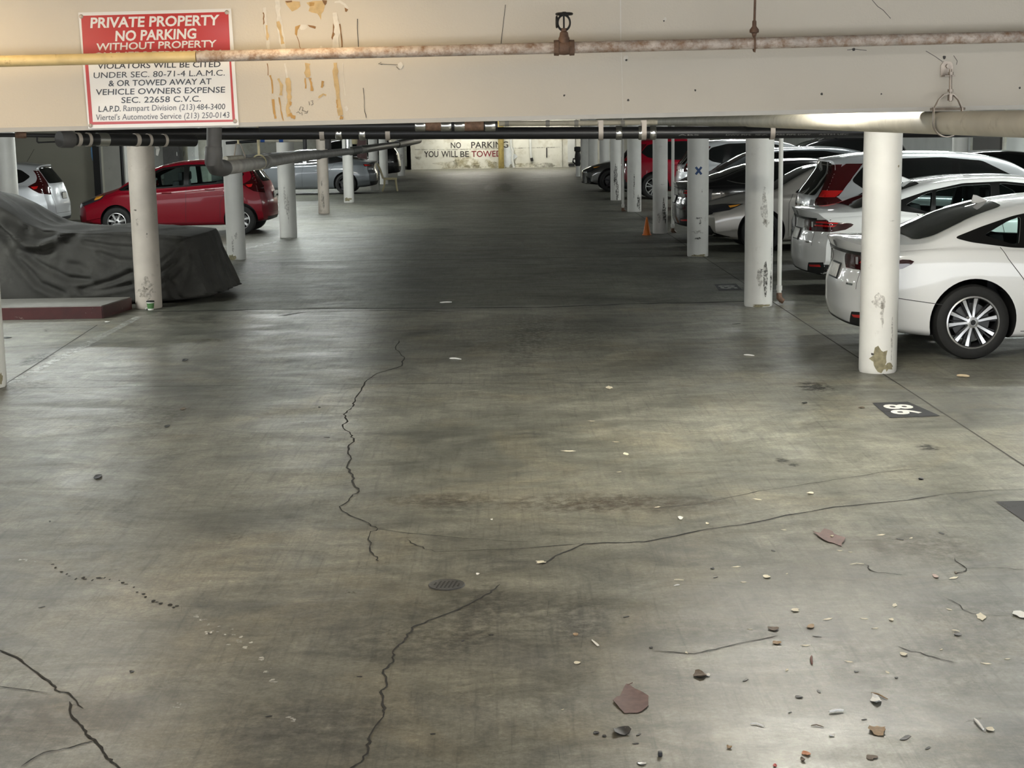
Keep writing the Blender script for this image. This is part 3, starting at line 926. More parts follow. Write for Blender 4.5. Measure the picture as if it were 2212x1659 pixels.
pillar(3.22, 12.97, .16, 'pillar', 'white round pillar standing in front of the nearest white sedan', [(-8, .13, .15, .20, 'chip', .3), (18, .06, .10, .06, 'chip', .45), (-30, .17, .03, .02, 'ink', .3), (-4, .52, .03, .2, 'scuff_soft', .4), (-12, .62, .12, .14, 'scuff_soft', .3), (30, .32, .02, .4, 'scuff_soft', .2), (40, 1.75, .02, .02, 'chip', .2), (20, 1.3, .05, .008, 'scuff', .2)], .08)
pillar(3.0, 17.81, .163, 'pillar', 'white pillar with a long black scrape near its foot', [(20, .33, .055, .44, 'scuff', .12), (52, .30, .05, .24, 'scuff', .1), (-5, .34, .06, .2, 'scuff_soft', .3), (-2, .42, .05, .05, 'scuff', .5), (12, 1.15, .08, .4, 'scuff_soft', .3), (20, .98, .09, .08, 'scuff_soft', .4), (55, .6, .03, .3, 'scuff_soft', .3), (0, .02, .2, .03, 'chip', .4)], .1)
X4 = pillar(3.16, 24.62, .17, 'pillar', 'white pillar with a blue X painted on it', [(-3, .62, .09, .03, 'scuff', .5), (4, .55, .035, .1, 'scuff', .5), (-8, .40, .16, .06, 'scuff_soft', .5), (-6, .30, .10, .035, 'scuff', .3), (15, 1.05, .015, .05, 'scuff', .3), (0, .02, .26, .04, 'chip', .4)], .2)
xm = MB()
for sgn in (-1, 1):
    pts = []
    for k in range(7):
        q = -1 + k / 3
        arc, z = -.012 + q * .045, 1.37 + sgn * q * .058
        rr = .1735
        pts.append((rr * math.sin(arc / .17), -rr * math.cos(arc / .17), z))
    xm.strip(pts, .035, NB, 0)
tag(xm.build('painted_cross', 'blue_paint', X4, recalc=False), 'blue painted X', None)
pillar(3.1, 29.88, .145, 'pillar', 'white pillar right behind the orange traffic cone', [(22, .45, .05, .4, 'scuff', .3), (38, .35, .06, .35, 'scuff', .2), (10, .95, .1, .02, 'scuff_soft', .5), (-15, .3, .06, .15, 'scuff_soft', .4)], .1)
pillar(3.24, 37.28, .17, 'pillar', 'white pillar standing before the red car wheel', [(-5, .75, .03, .35, 'scuff', .3), (-8, .5, .03, .3, 'scuff_soft', .3), (35, .2, .1, .35, 'scuff', .4)], .1)
pillar(3.22, 42.97, .15, 'pillar', 'white pillar with black tall smear beside the dark grey coupe', [(-5, .7, .09, .6, 'scuff', .35), (10, .25, .09, .5, 'scuff', .3), (-12, .55, .1, .1, 'scuff', .5)], .1)
pillar(3.42, 50.5, .165, 'pillar', 'white pillar just beyond the dark grey coupe bonnet')
pillar(3.3, 54.8, .165, 'pillar', 'second white pillar beyond the dark grey coupe')
pillar(3.3, 60.2, .16, 'pillar', 'white pillar next to the black and white bollard')
pillar(-4.43, 12.94, .165, 'pillar', 'pillar cut off by the left edge with brown stain at its foot', [(60, .08, .06, .1, 'chip', .3)], .2)
pillar(-4.33, 18.65, .16, 'pillar_tan', 'dirty beige pillar in front of the covered car', [(0, .2, .2, .14, 'scuff_soft', .4), (10, .3, .12, .16, 'scuff_soft', .4), (-25, 1.2, .05, .02, 'scuff', .4), (-20, 1.05, .03, .1, 'scuff_soft', .4), (20, .9, .02, .05, 'scuff', .4)], .1)
pillar(-4.41, 25.45, .155, 'pillar', 'white pillar between the covered car and the red hatchback', [(-10, .25, .05, .25, 'scuff_soft', .4), (12, .4, .04, .1, 'scuff_soft', .4), (-20, .03, .12, .1, 'chip', .4)], .15)
pillar(-4.22, 30.4, .17, 'pillar', 'white pillar at the tail of the red hatchback', [(-6, .8, .05, .4, 'scuff_soft', .5), (8, .6, .05, .5, 'scuff_soft', .5)], .1)
pillar(-4.45, 38.67, .14, 'pillar_tan', 'beige scuffed pillar left of the two pillars by the grey sedan', [(-8, .75, .03, .15, 'scuff', .4), (0, .45, .06, .3, 'scuff_soft', .5), (5, .28, .03, .3, 'scuff', .4), (-10, .3, .04, .25, 'scuff_soft', .4)], .1)
pillar(-4.35, 44.1, .148, 'pillar', 'white pillar in front of the grey sedan rear door', [(-10, .1, .2, .1, 'chip', .5)], .12)
pillar(-4.3, 52.4, .16, 'pillar', 'white pillar behind the beige plastic chair')
pillar(-4.35, 57.6, .16, 'pillar', 'white pillar next beyond the beige plastic chair')
pillar(-4.3, 67.05, .17, 'pillar', 'white pillar at the left end of the far wall lettering', [(5, .8, .16, .25, 'scuff_soft', .5)], .1)
pillar(-8.45, 26.5, .16, 'pillar', 'white pillar at far left behind the covered car')
pillar(9.55, 32.0, .16, 'pillar', 'white pillar rising among the cars of the far right row')


# ------------------------------------------------------------------ sign on the beam
YS = 7.592
K = 1 / 3.568


def sq(pts, y):                                    # places read from the 620 px wide crop at the photo's corner
    return [P(x * K, v * K, y) for x, v in pts]


sgn = empty('parking_sign', P(340, 275, YS), 0, 'white and red PRIVATE PROPERTY NO PARKING sign bolted to the cream beam', 'sign')
so = Vector(sgn.location)


def sign_warp(p):                                  # the sheet bows a little between its bolts
    return p


def quad_sheet(c4, y, n, mat, t, thick=0.0):
    tl, tr, br, bl = [Vector((*q, 0)) for q in c4]
    vs, fs = [], []
    for j in range(n + 1):
        for i in range(n + 1):
            s, q = i / n, j / n
            p = (tl.lerp(tr, s)).lerp(bl.lerp(br, s), q)
            bow = 0.010 * math.sin(math.pi * s) * math.sin(math.pi * q) + 0.006 * math.exp(-((s - .93) ** 2 + (q - .08) ** 2) / .02)
            w3 = P(p.x * K, p.y * K, y)
            w3.y -= bow * BOW
            vs.append(w3)
    for j in range(n):
        for i in range(n):
            a = j * (n + 1) + i
            fs.append((a, a + n + 1, a + n + 2, a + 1))
    t.add(vs, fs, mat, True)
    return vs


BOW = 1.0
OUT = [(603, 97), (1782, 66), (1840, 964), (680, 990)]


def sign_map(x, y, dy):                            # bow of the sheet under a printed place
    tl, tr, br, bl = [Vector(q) for q in OUT]
    # invert roughly along both edges
    q = (y - (tl.y + tr.y) / 2 - (x - 1225) * -.024) / 895.0
    s = (x - (tl.x + (bl.x - tl.x) * q)) / (tr.x - tl.x + (br.x - bl.x - tr.x + tl.x) * q)
    bow = 0.010 * math.sin(math.pi * max(0, min(1, s))) * math.sin(math.pi * max(0, min(1, q))) + 0.006 * math.exp(-((s - .93) ** 2 + (q - .08) ** 2) / .02)
    p = P(x * K, y * K, YS)
    p.y -= bow + dy
    return p


t = MB()
front = quad_sheet(OUT, YS, 14, 0, t)
t.add([p + Vector((0, .003, 0)) for p in front], [(a, a + 1, a + 16, a + 15) for j in range(14) for a in range(j * 15, j * 15 + 14)], 0, True)
t.build('panel', 'sign_white', sgn, so, recalc=False)


def printed(name, polys, mat):
    t = MB()
    for poly, nx, ny in polys:
        tl, tr, br, bl = [Vector(q) for q in poly]
        vs, fs = [], []
        for j in range(ny + 1):
            for i in range(nx + 1):
                p = tl.lerp(tr, i / nx).lerp(bl.lerp(br, i / nx), j / ny)
                vs.append(sign_map(p.x, p.y, .0008))
        for j in range(ny):
            for i in range(nx):
                a = j * (nx + 1) + i
                fs.append((a, a + nx + 1, a + nx + 2, a + 1))
        t.add(vs, fs, 0, True)
    return t.build(name, mat, sgn, so, recalc=False)


printed('printed_field', [([(625, 122), (1762, 92), (1778, 470), (648, 487)], 16, 8)], 'sign_red')
printed('printed_border', [([(655, 485), (680, 485), (716, 944), (690, 962)], 2, 8), ([(1768, 470), (1782, 470), (1812, 922), (1792, 925)], 2, 8), ([(690, 940), (1808, 922), (1810, 938), (692, 962)], 14, 2)], 'sign_red')


def printed_text(name, rows, mat, dy=.0014):
    t = MB()
    for body, x0, y0, x1, y1, h, bold in rows:
        vs, fs = text_geo(body, 1.0, 1.0, bold)
        t.add([sign_map(x0 + (x1 - x0) * v.x + .05 * h * v.y, y0 + (y1 - y0) * v.x - h * v.y, dy) for v in vs], fs)
    return t.build(name, mat, sgn, so, recalc=False)


printed_text('lettering', [('PRIVATE PROPERTY', 697, 214, 1690, 192, 80, .028), ('NO PARKING', 890, 316, 1513, 296, 80, .028), ('WITHOUT PROPERTY', 742, 389, 1668, 362, 56, .02), ('OWNERS PERMISSION', 722, 462, 1703, 440, 58, .02)], 'sign_white')
printed_text('lettering', [('VIOLATORS WILL BE CITED', 752, 531, 1700, 516, 46, .009), ('UNDER SEC. 80-71-4 L.A.M.C.', 722, 603, 1733, 582, 47, .0), ('& OR TOWED AWAY AT', 838, 665, 1630, 649, 47, .009), ('VEHICLE OWNERS EXPENSE', 738, 733, 1735, 713, 47, .009), ('SEC. 22658 C.V.C.', 937, 794, 1550, 782, 47, .009), ('L.A.P.D.', 760, 862, 932, 858, 46, .012), ('484-3400', 1516, 846, 1735, 842, 46, .0)], 'sign_ink')
printed_text('lettering', [('Rampart Division (213)', 952, 857, 1503, 846, 47, .004), ("Viertel's Automotive Service (213) 250-0143", 738, 927, 1768, 907, 47, .003)], 'sign_grey')
for x, y in ((626, 127), (1750, 96), (699, 968), (1813, 934)):
    c = sign_map(x, y, .001)
    t = MB()
    tf = Matrix.Translation(c) @ Matrix.Rotation(R(90), 4, 'X')
    t.lathe([(0, .007), (.006, .007), (.0065, .004), (.010, .003), (.0105, 0), (0, 0)], 16, 0, tf)
    t.build('bolt', 'galv', sgn, so)

# ------------------------------------------------------------------ sprinkler pipe with its valve and hanger
YP_ = 7.35
zp = lambda x: 2.4965 + .0080 * x
pr = empty('sprinkler_pipe', (0.31, YP_, zp(.31)), 0, 'thin rusty sprinkler pipe crossing in front of the cream beam', 'pipe')
po = Vector(pr.location)
XC = -1.42
t = MB().tube([(XL + 1 + i * (XC - XL - 1) / 8, YP_, zp(XL + 1 + i * (XC - XL - 1) / 8)) for i in range(9)], .0265, 20)
t.build('pipe_length', 'cream_warmlit_pipe', pr, po)['label'] = 'cream pipe length with warm lamplight in its yellow'
t = MB().tube([(XC + .004 + i * (XR - XC - 1) / 8, YP_, zp(XC + i * (XR - XC - 1) / 8)) for i in range(9)], .0265, 20)
t.build('pipe_length', 'rust_pipe', pr, po)['label'] = 'pipe length spotted with rust'
t = MB()
vx = .31
tilt = Matrix.Translation((vx, YP_, zp(vx)))
XA = Matrix.Rotation(R(90), 4, 'Y')
t.lathe([(.028, -.048), (.036, -.048), (.037, -.026), (.030, -.022), (.030, .022), (.037, .026), (.036, .048), (.028, .048)], 8, 0, tilt, 'x', False)
t.lathe([(.031, -.03), (.034, 0), (.031, .03)], 20, 0, tilt, 'x')
t.lathe([(.026, .0), (.026, .045), (.022, .052), (.019, .07), (.013, .075), (.013, .09)], 12, 0, tilt)
vb = t.build('gate_valve', 'rust_iron', pr, po)
t = MB()
t.torus((vx, YP_, zp(vx) + .115), .034, .0055, 'y', 32, 8, 0, None, .85, 1.05)
t.tube([(vx, YP_, zp(vx) + .08), (vx, YP_, zp(vx) + .158)], .0045, 10)
t.lathe([(.004, 0), (.012, 0), (.012, .012), (.004, .012)], 10, 0, Matrix.Translation((vx, YP_, zp(vx) + .077)))
t.build('yoke', 'iron', vb, Vector((0, 0, 0)))
t = MB()
t.torus((vx + .002, YP_, zp(vx) + .155), .036, .006, 'z', 32, 8)
for k in range(4):
    a = k * math.pi / 2 + .4
    t.tube([(vx + .002, YP_, zp(vx) + .155), (vx + .002 + .036 * math.cos(a), YP_ + .036 * math.sin(a), zp(vx) + .155)], .004, 8)
t.lathe([(0, .165), (.009, .165), (.009, .146), (0, .146)], 8, 0, Matrix.Translation((vx + .002, YP_, zp(vx))), 'z', False)
hw = t.build('handwheel', 'iron', vb, Vector((0, 0, 0)))
t = MB()
t.torus((vx - .034, YP_ - .012, zp(vx) + .118), .024, .005, 'x', 24, 8)
t.build('locking_ring', 'iron', vb, Vector((0, 0, 0)))
for o_ in vb.children:                                         # children of the valve keep the pipe's frame
    for v in o_.data.vertices:
        v.co -= po
hx = 1.205
hg = empty('pipe_hanger', (hx, YP_, zp(hx)), 0, 'dark hanger rod holding the rusty sprinkler pipe right of its valve', 'hanger')
ho = Vector(hg.location)
MB().tube([(hx + .006, YP_, HC_), (hx, YP_, zp(hx) + .075)], .006, 10).build('rod', 'rust_iron', hg, ho)
t = MB()
t.lathe([(.007, .105), (.010, .10), (.010, .078), (.022, .062), (.022, .050), (.012, .045), (.008, .030)], 12, 0, Matrix.Translation((hx, YP_, zp(hx))))
t.torus((hx, YP_, zp(hx) - .002), .030, .004, 'x', 24, 8, 0, None, 1, 1.15)
t.tube([(hx, YP_ - .03, zp(hx) - .02), (hx, YP_ - .028, zp(hx) - .044)], [.005, .002], 8)
t.build('ring_clamp', 'rust_iron', hg, ho)

# ------------------------------------------------------------------ large white drain pipe with its clevis hanger
A_ = P(2050, 266, 7.5)
B_ = P(1600, 261, 15.0)
C_ = P(1450, 262.5, 21.5)
D_ = P(1290, 262.5, 36.0)
E_ = A_ + (A_ - B_) * (9.6 / 7.5)
rt = empty('drain_pipe', A_, 0, 'fat cream-white drain pipe running back along the right under the beam', 'pipe')
MB().tube([E_, A_, B_, C_, D_], .0565, 24).build('pipe_length', 'white_pipe', rt, A_)


def along(u):                                       # point of the drain pipe seen at photo column u
    for a, c in ((E_, A_), (A_, B_), (B_, C_), (C_, D_)):
        for k in range(200):
            p = a.lerp(c, k / 200)
            d = p - Vector((0, 0, HCAM))
            x = IW / 2 + FPX * (AX.x * d.x + AY.x * d.y + AZ.x * d.z) / (AX.z * d.x + AY.z * d.y + AZ.z * d.z)
            if x <= u:
                return p, (c - a).normalized()
    return D_, (D_ - C_).normalized()


for u, ln in ((1828, .14), (1712, .05), (1690, .05), (1600, .12), (1575, .10), (1465, .12), (1430, .12)):
    p, d = along(u)
    MB().tube([p - d * ln / 2, p - d * ln * .45, p - d * ln * .35, p + d * ln * .35, p + d * ln * .45, p + d * ln / 2], [.061, .068, .066, .066, .068, .061], 24).build('coupling', 'white_pipe', rt, A_)
ch = empty('pipe_hanger', P(2047, 135, 7.58), 0, 'rusty clevis hanger bolted to the beam face holding the fat drain pipe', 'hanger')
co = Vector(ch.location)
px_, pz_ = A_.x, A_.z
yh = 7.5
t = MB()
bz = P(2047, 150, 7.58).z
bx = P(2047, 150, 7.58).x
t.prism([(-.030, -.035), (.030, -.035), (.030, .02), (.016, .040), (-.016, .040), (-.030, .02)], .006, 0, Matrix.Translation((bx, 7.598, bz)) @ Matrix.Rotation(R(90), 4, 'X'))
t.box((bx, 7.565, bz - .032), (.05, .06, .006))
t.lathe([(0, .012), (.011, .012), (.012, 0), (0, 0)], 6, 0, Matrix.Translation((bx + .004, 7.592, bz + .016)) @ Matrix.Rotation(R(90), 4, 'X'), 'z', False)
t.build('bracket', 'galv', ch, co)
t = MB()
t.tube([(bx + .003, yh + .04, bz), (bx + .004, yh + .03, bz - .155)], .0075, 10)
t.lathe([(.007, -.028), (.013, -.028), (.013, -.014), (.007, -.014)], 6, 0, Matrix.Translation((bx + .003, yh + .038, bz)), 'z', False)
t.lathe([(.007, -.108), (.014, -.108), (.014, -.096), (.007, -.096)], 6, 0, Matrix.Translation((bx + .003, yh + .034, bz)), 'z', False)
t.lathe([(.007, -.150), (.014, -.150), (.014, -.122), (.007, -.122)], 6, 0, Matrix.Translation((bx + .003, yh + .032, bz)), 'z', False)
t.build('rod', 'galv', ch, co)
t = MB()
yl = yh + .03
top = bz - .115
for dy in (-.012, .012):
    pass
pts = [(px_ - .068, yl, pz_ + .072), (px_ - .046, yl, top - .028), (px_ - .022, yl, top - .004), (px_ + .0, yl, top), (px_ + .024, yl, top - .004), (px_ + .048, yl, top - .028), (px_ + .068, yl, pz_ + .072)]
t.strip(pts, .03, Vector((0, 1, 0)))
t = MB()
n_ = len(pts)
vs = [Vector(p) + Vector((0, d, 0)) for p in pts for d in (-.014, .014)] + [Vector(p) * 1 + Vector((0, d, -.005)) for p in pts for d in (-.014, .014)]
fs = []
for i in range(n_ - 1):
    a = 2 * i
    fs += [(a, a + 1, a + 3, a + 2), (2 * n_ + a, 2 * n_ + a + 2, 2 * n_ + a + 3, 2 * n_ + a + 1), (a, a + 2, 2 * n_ + a + 2, 2 * n_ + a), (a + 1, 2 * n_ + a + 1, 2 * n_ + a + 3, a + 3)]
t.add(vs, fs)
t.build('yoke', 'galv', ch, co)
t = MB()
ring = [(px_ + .0665 * math.sin(a), yl, pz_ + .003 - .0665 * math.cos(a)) for a in [R(-100 + 200 * i / 20) for i in range(21)]]
ring = [(px_ - .067, yl, pz_ + .072)] + ring + [(px_ + .067, yl, pz_ + .072)]
n_ = len(ring)
vs = [Vector(p) + Vector((0, d, 0)) for p in ring for d in (-.014, .014)]
vs += [Vector((px_ + (p[0] - px_) * 1.07, p[1] + d, pz_ + (p[2] - pz_) * 1.07)) for p in ring for d in (-.014, .014)]
fs = []
for i in range(n_ - 1):
    a = 2 * i
    fs += [(a, a + 1, a + 3, a + 2), (2 * n_ + a, 2 * n_ + a + 2, 2 * n_ + a + 3, 2 * n_ + a + 1), (a, a + 2, 2 * n_ + a + 2, 2 * n_ + a), (a + 1, 2 * n_ + a + 1, 2 * n_ + a + 3, a + 3)]
t.add(vs, fs)
t.tube([(px_ - .085, yl, pz_ + .068), (px_ + .085, yl, pz_ + .068)], .006, 8)
t.build('strap', 'galv', ch, co)

# ------------------------------------------------------------------ black main pipe and its neighbours
YM = 14.5
mp = [P(165, 292, YM), P(330, 290, YM), P(700, 288, YM), P(1160, 287.5, YM), P(1650, 286, YM), P(2230, 283, YM)]
rt = empty('waste_pipe', mp[3], 0, 'long black plastic waste pipe crossing the aisle under the beam', 'pipe')
MB().tube(mp, .0565, 20).build('pipe_length', 'abs', rt, mp[3])


def on_main(u):
    for a, c in zip(mp[:-1], mp[1:]):
        for k in range(100):
            p = a.lerp(c, k / 100)
            if IW / 2 + FPX * (AX.x * p.x + AY.x * p.y + AZ.x * (p.z - HCAM)) / (AX.z * p.x + AY.z * p.y + AZ.z * (p.z - HCAM)) >= u:
                return p
    return mp[-1]


XD = Vector((1, 0, 0))
for u in (1333, 1381, 1410, 780, 730):
    p = on_main(u)
    MB().tube([p - XD * .03, p - XD * .022, p + XD * .022, p + XD * .03], [.060, .066, .066, .060], 22).build('steel_coupling', 'steel', rt, mp[3])
for u in (1296, 1386, 1662, 838, 695):
    p = on_main(u)
    t = MB()
    ring = []
    for k in range(25):
        a = R(180 + 180 * k / 24)
        ring.append(p + Vector((0, .0635 * math.cos(a), .0635 * math.sin(a))))
    ring = [p + Vector((0, -.0635, .11))] + ring + [p + Vector((0, .0635, .11))]
    vs = [q + Vector((d, 0, 0)) for q in ring for d in (-.022, .022)] + [p + (q - p) * 1.06 + Vector((d, 0, 0)) for q in ring for d in (-.022, .022)]
    n_ = len(ring)
    fs = []
    for i in range(n_ - 1):
        a = 2 * i
        fs += [(a, a + 1, a + 3, a + 2), (2 * n_ + a, 2 * n_ + a + 2, 2 * n_ + a + 3, 2 * n_ + a + 1), (a, a + 2, 2 * n_ + a + 2, 2 * n_ + a), (a + 1, 2 * n_ + a + 1, 2 * n_ + a + 3, a + 3)]
    t.add(vs, fs)
    t.build('strap', 'strap', rt, mp[3])
t = MB()                                           # worn print along the pipe
for body, u0, u1 in (('ABS', 1462, 1508), ('DWV PIPE', 1566, 1616), ('NSF UPC', 1630, 1655), ('ABS PIPE DWV', 1672, 1745), ('ASTM', 1765, 1796), ('UPC', 1806, 1826)):
    pa, pb = on_main(u0), on_main(u1)
    vs, fs = text_geo(body, (pb - pa).length, .015, .0)
    t.add([(pa.x + v.x, pa.y - .0592 * math.cos(R(-20) + (v.y - .008) / .058), pa.z + (pb.z - pa.z) * v.x / (pb - pa).length + .0592 * math.sin(R(-20) + (v.y - .008) / .058)) for v in vs], fs)
t.build('printed_marking', 'abs_print', rt, mp[3], recalc=False)

sp = [P(560, 274, 13.4), P(893, 272, 13.4), P(1075, 270, 13.4)]
rt = empty('waste_pipe', sp[1], 0, 'short black pipe with four steel couplings right under the beam edge', 'pipe')
MB().tube(sp, .045, 18).build('pipe_length', 'abs', rt, sp[1])
for u in (908, 964, 993, 1059):
    p = P(u, 271, 13.4)
    MB().tube([p - XD * .045, p - XD * .035, p + XD * .035, p + XD * .045], [.047, .052, .052, .047], 20).build('steel_coupling', 'steel', rt, sp[1])
for u in (700, 1050):
    p = P(u, 271, 13.4)
    MB().tube([p, Vector((p.x, p.y, HC_))], .006, 8).build('rod', 'galv', rt, sp[1])
for u0, u1 in ((920, 953), (1003, 1045)):
    p, q = P(u0, 271, 13.4), P(u1, 271, 13.4)
    MB().tube([p, q], .0475, 18).build('sleeve', 'rust_iron', rt, sp[1])
bp_ = [P(1078, 267, 15.2), P(1250, 266, 15.2), P(1420, 264, 15.2)]
rt = empty('beige_pipe', bp_[1], 0, 'thin beige pipe just above the black waste pipe', 'pipe')
MB().tube(bp_, .026, 14).build('pipe_length', 'white_pipe', rt, bp_[1])
for u in (1095, 1183, 1245, 1345):
    p = P(u, 266.5, 15.2)
    MB().tube([p - XD * .02, p + XD * .02], .032, 12).tube([p + Vector((0, 0, .03)), Vector((p.x, p.y, HC_))], .006, 8).build('clip', 'grey_pipe', rt, bp_[1])

c0, c1 = P(150, 301, 13.1), P(420, 304, 14.1)
rt = empty('cleanout_pipe', c0, 0, 'black branch pipe with a round capped end near the left pillar', 'pipe')
dd = (c1 - c0).normalized()
MB().tube([c0, c1], .053, 20).build('pipe_length', 'abs', rt, c0)
MB().tube([c0 - dd * .10, c0 - dd * .09, c0 + dd * .02, c0 + dd * .03], [.066, .072, .072, .066], 26).build('end_cap', 'grey_pipe_dark', rt, c0)
for k, (s, mt, ln) in enumerate(((.06, 'strap', .018), (.14, 'strap', .014), (.25, 'steel', .05), (.52, 'strap', .02), (.62, 'strap', .014), (.75, 'strap', .014))):
    p = c0 + dd * s * 1.3
    MB().tube([p - dd * ln, p + dd * ln], .058, 20).build('band', mt, rt, c0)
q0 = [P(-60, 291.5, 13.25), P(40, 292, 13.25), P(122, 293, 13.25)]
rt = empty('thin_pipe', q0[1], 0, 'thin dark pipe with a brown union at the far left edge', 'pipe')
MB().tube(q0, .018, 12).build('pipe_length', 'plastic', rt, q0[1])
MB().tube([P(34, 292, 13.25), P(38, 292, 13.25), P(54, 292, 13.25), P(58, 292, 13.25)], [.02, .028, .028, .02], 12).build('union', 'rust_iron', rt, q0[1])
cu_ = [P(80, 293, 13.25), P(80, 305, 13.25), P(83, 308, 13.25), P(128, 306, 13.2)]
tag(MB().tube(cu_, .008, 8).build('conduit', 'plastic', None, cu_[0]), 'thin bent dark conduit below the pipes at far left', 'pipe')
# grey run with the black drop
g = [P(463, 270, 12.4), P(462, 335, 12.4), P(461, 350, 12.4), P(467, 361, 12.45), P(482, 363, 12.6), P(500, 361, 12.9)]
rt = empty('branch_pipe', g[0], 0, 'dusty grey branch pipe running back on the left from a black drop', 'pipe')
MB().tube(g[:2], .060, 20).build('drop', 'grey_pipe_dark', rt, g[0])
MB().tube([g[1] + Vector((0, 0, .07)), g[1] + Vector((0, 0, .06)), g[1], g[2], g[3], g[4], P(486, 363, 12.65)], [.060, .068, .07, .071, .071, .069, .064], 20).build('elbow', 'grey_pipe_dark', rt, g[0])
gr = [g[4], P(500, 361, 12.9), P(568, 351.5, 15.0), P(640, 339, 18.0), P(750, 327.5, 26.0), P(800, 321, 32.0), P(858, 312, 42.0), P(900, 304, 52.0)]
MB().tube(gr, .057, 20).build('pipe_length', 'grey_pipe', rt, g[0])
for a, b_, rr, mt in ((g[4], P(566, 351.8, 14.95), .060, 'white_pipe'), (P(655, 337.4, 19.1), P(690, 333.7, 21.6), .066, 'grey_pipe_dark'), (P(757, 326.6, 26.8), P(776, 324, 29), .075, 'grey_pipe_dark'), (P(777, 323.5, 29.4), P(858, 312, 42.0), .080, 'abs'), (P(857, 312, 41.8), P(905, 303, 52.5), .110, 'abs'), (P(569, 351.3, 15.0), P(577, 350, 15.3), .066, 'grey_pipe')):
    MB().tube([a, a.lerp(b_, .05), a.lerp(b_, .95), b_], [rr * .93, rr, rr, rr * .93], 20).build('sleeve', mt, rt, g[0])
h0 = P(560, 352, 14.8)
hg = empty('pipe_hanger', h0, 0, 'yellowed strap hanger on the dusty grey branch pipe', 'hanger')
MB().tube([h0 + Vector((0, 0, .075)), Vector((h0.x, h0.y, HC_))], .012, 8).build('rod', 'strap_yellow', hg, h0)
MB().torus((h0.x, h0.y, h0.z + .008), .068, .007, 'y', 24, 8, 0, Matrix.Translation(h0) @ Matrix.Rotation(R(-14), 4, 'Z') @ Matrix.Translation(-h0)).build('ring_clamp', 'strap_yellow', hg, h0)
s2 = [P(487, 342.5, 16.6), P(522, 340, 17.2), P(650, 328.5, 25.0)]
rt = empty('thin_pipe', s2[0], 0, 'thin black pipe behind the dusty grey branch pipe', 'pipe')
MB().tube([s2[0], s2[1]], .027, 12).build('sleeve', 'white_pipe', rt, s2[0])
MB().tube([s2[1], s2[2]], .027, 12).build('pipe_length', 'abs', rt, s2[0])
h1 = P(516, 340.4, 17.1)
hg = empty('pipe_hanger', h1, 0, 'clevis hanger on the thin black pipe behind the grey branch pipe', 'hanger')
MB().tube([h1 + Vector((0, 0, .15)), Vector((h1.x, h1.y, HC_))], .011, 8).build('rod', 'strap_yellow', hg, h1)
MB().tube([h1 + Vector((-.05, 0, -.04)), h1 + Vector((-.05, 0, .02)), h1 + Vector((-.025, 0, .15)), h1 + Vector((.025, 0, .15)), h1 + Vector((.07, 0, .02)), h1 + Vector((.06, 0, -.04)), h1 + Vector((-.05, 0, -.04))], .008, 8).build('yoke', 'galv', hg, h1)
lb = [P(488, 309, 22.0), P(555, 304.5, 22.0), P(660, 303.5, 22.0)]
rt = empty('thin_pipe', lb[1], 0, 'thin cream pipe with blue bands beyond the grey branch pipe', 'pipe')
MB().tube([lb[0], lb[1]], .022, 12).build('sleeve', 'abs', rt, lb[1])
MB().tube([lb[1], lb[2]], .02, 12).build('pipe_length', 'white_pipe', rt, lb[1])
for u in (563, 603):
    MB().tube([P(u, 304.3, 22.0), P(u + 9, 304.2, 22.0)], .0225, 12).build('band', pbr('blue_tape', (.02, .09, .38), .5), rt, lb[1])
for u, v0, v1, Y, r_, mt, lab in ((659, 295, 323, 20, .028, 'abs', 'dark upright pipe joining the grey branch pipe from above'), (709, 292, 322, 22, .045, 'grey_pipe_dark', 'thick dark stub dropping onto the grey branch pipe'), (751, 292, 322, 26, .045, 'steel', 'bright metal stub over the end of the grey branch pipe')):
    p, q = P(u, v0, Y), P(u, v1, Y)
    tag(MB().tube([Vector((p.x, p.y, HC_)), q], r_, 14).build('drop_pipe', mt, None, q), lab, 'pipe')
tp = P(766, 300, 27)
tag(MB().tube([Vector((tp.x, tp.y, HC_)), tp, P(766, 309, 27), P(766, 311.5, 27)], [.03, .05, .05, .035], 14).build('drop_pipe', 'strap_yellow', None, tp), 'yellowed short fitting right of the bright metal stub', 'pipe')
tw = P(334, 296, 14.3)
t = MB().strip([tw, P(336, 312, 14.3), P(341, 322, 14.25), P(339, 336, 14.3)], [.02, .028, .036, .02], NB)
t.add([p + Vector((0, .003, 0)) for p in t.v], [tuple(reversed(f)) for f in t.f])
tag(t.build('hanging_tape', 'white_bit', None, tw, recalc=False), 'pale strip of tape dangling from the black pipes above the red hatchback', 'tape')

# downpipes beside pillars on the right
for (x, y, r_, z0, lab) in ((3.27, 17.95, .026, .10, 'thin white downpipe with a rusty foot beside the scraped pillar'), (3.36, 30.0, .03, .05, 'thin white downpipe beside the pillar with the orange cone'), (2.985, 37.55, .03, .05, 'thin white downpipe left of the pillar before the red car wheel')):
    rt = empty('downpipe', (x, y, 0), 0, lab, 'pipe')
    MB().tube([(0, 0, z0), (0, 0, HC_)], r_, 14).build('pipe_length', 'pillar', rt)
    MB().tube([(0, 0, z0 + .06), (0, 0, z0 + .062), (0, 0, z0 + .12), (0, 0, z0 + .122)], [r_, r_ * 1.3, r_ * 1.3, r_], 14).build('collar', 'pillar', rt)
    MB().tube([(0, 0, z0 + .03), (0, -.01, z0 - .02), (.02, -.02, z0 - .05), (.05, -.03, max(.03, z0 - .07))], [r_ * 1.25, r_ * 1.35, r_ * 1.3, r_ * 1.1], 12).build('foot_elbow', 'rust_iron', rt)

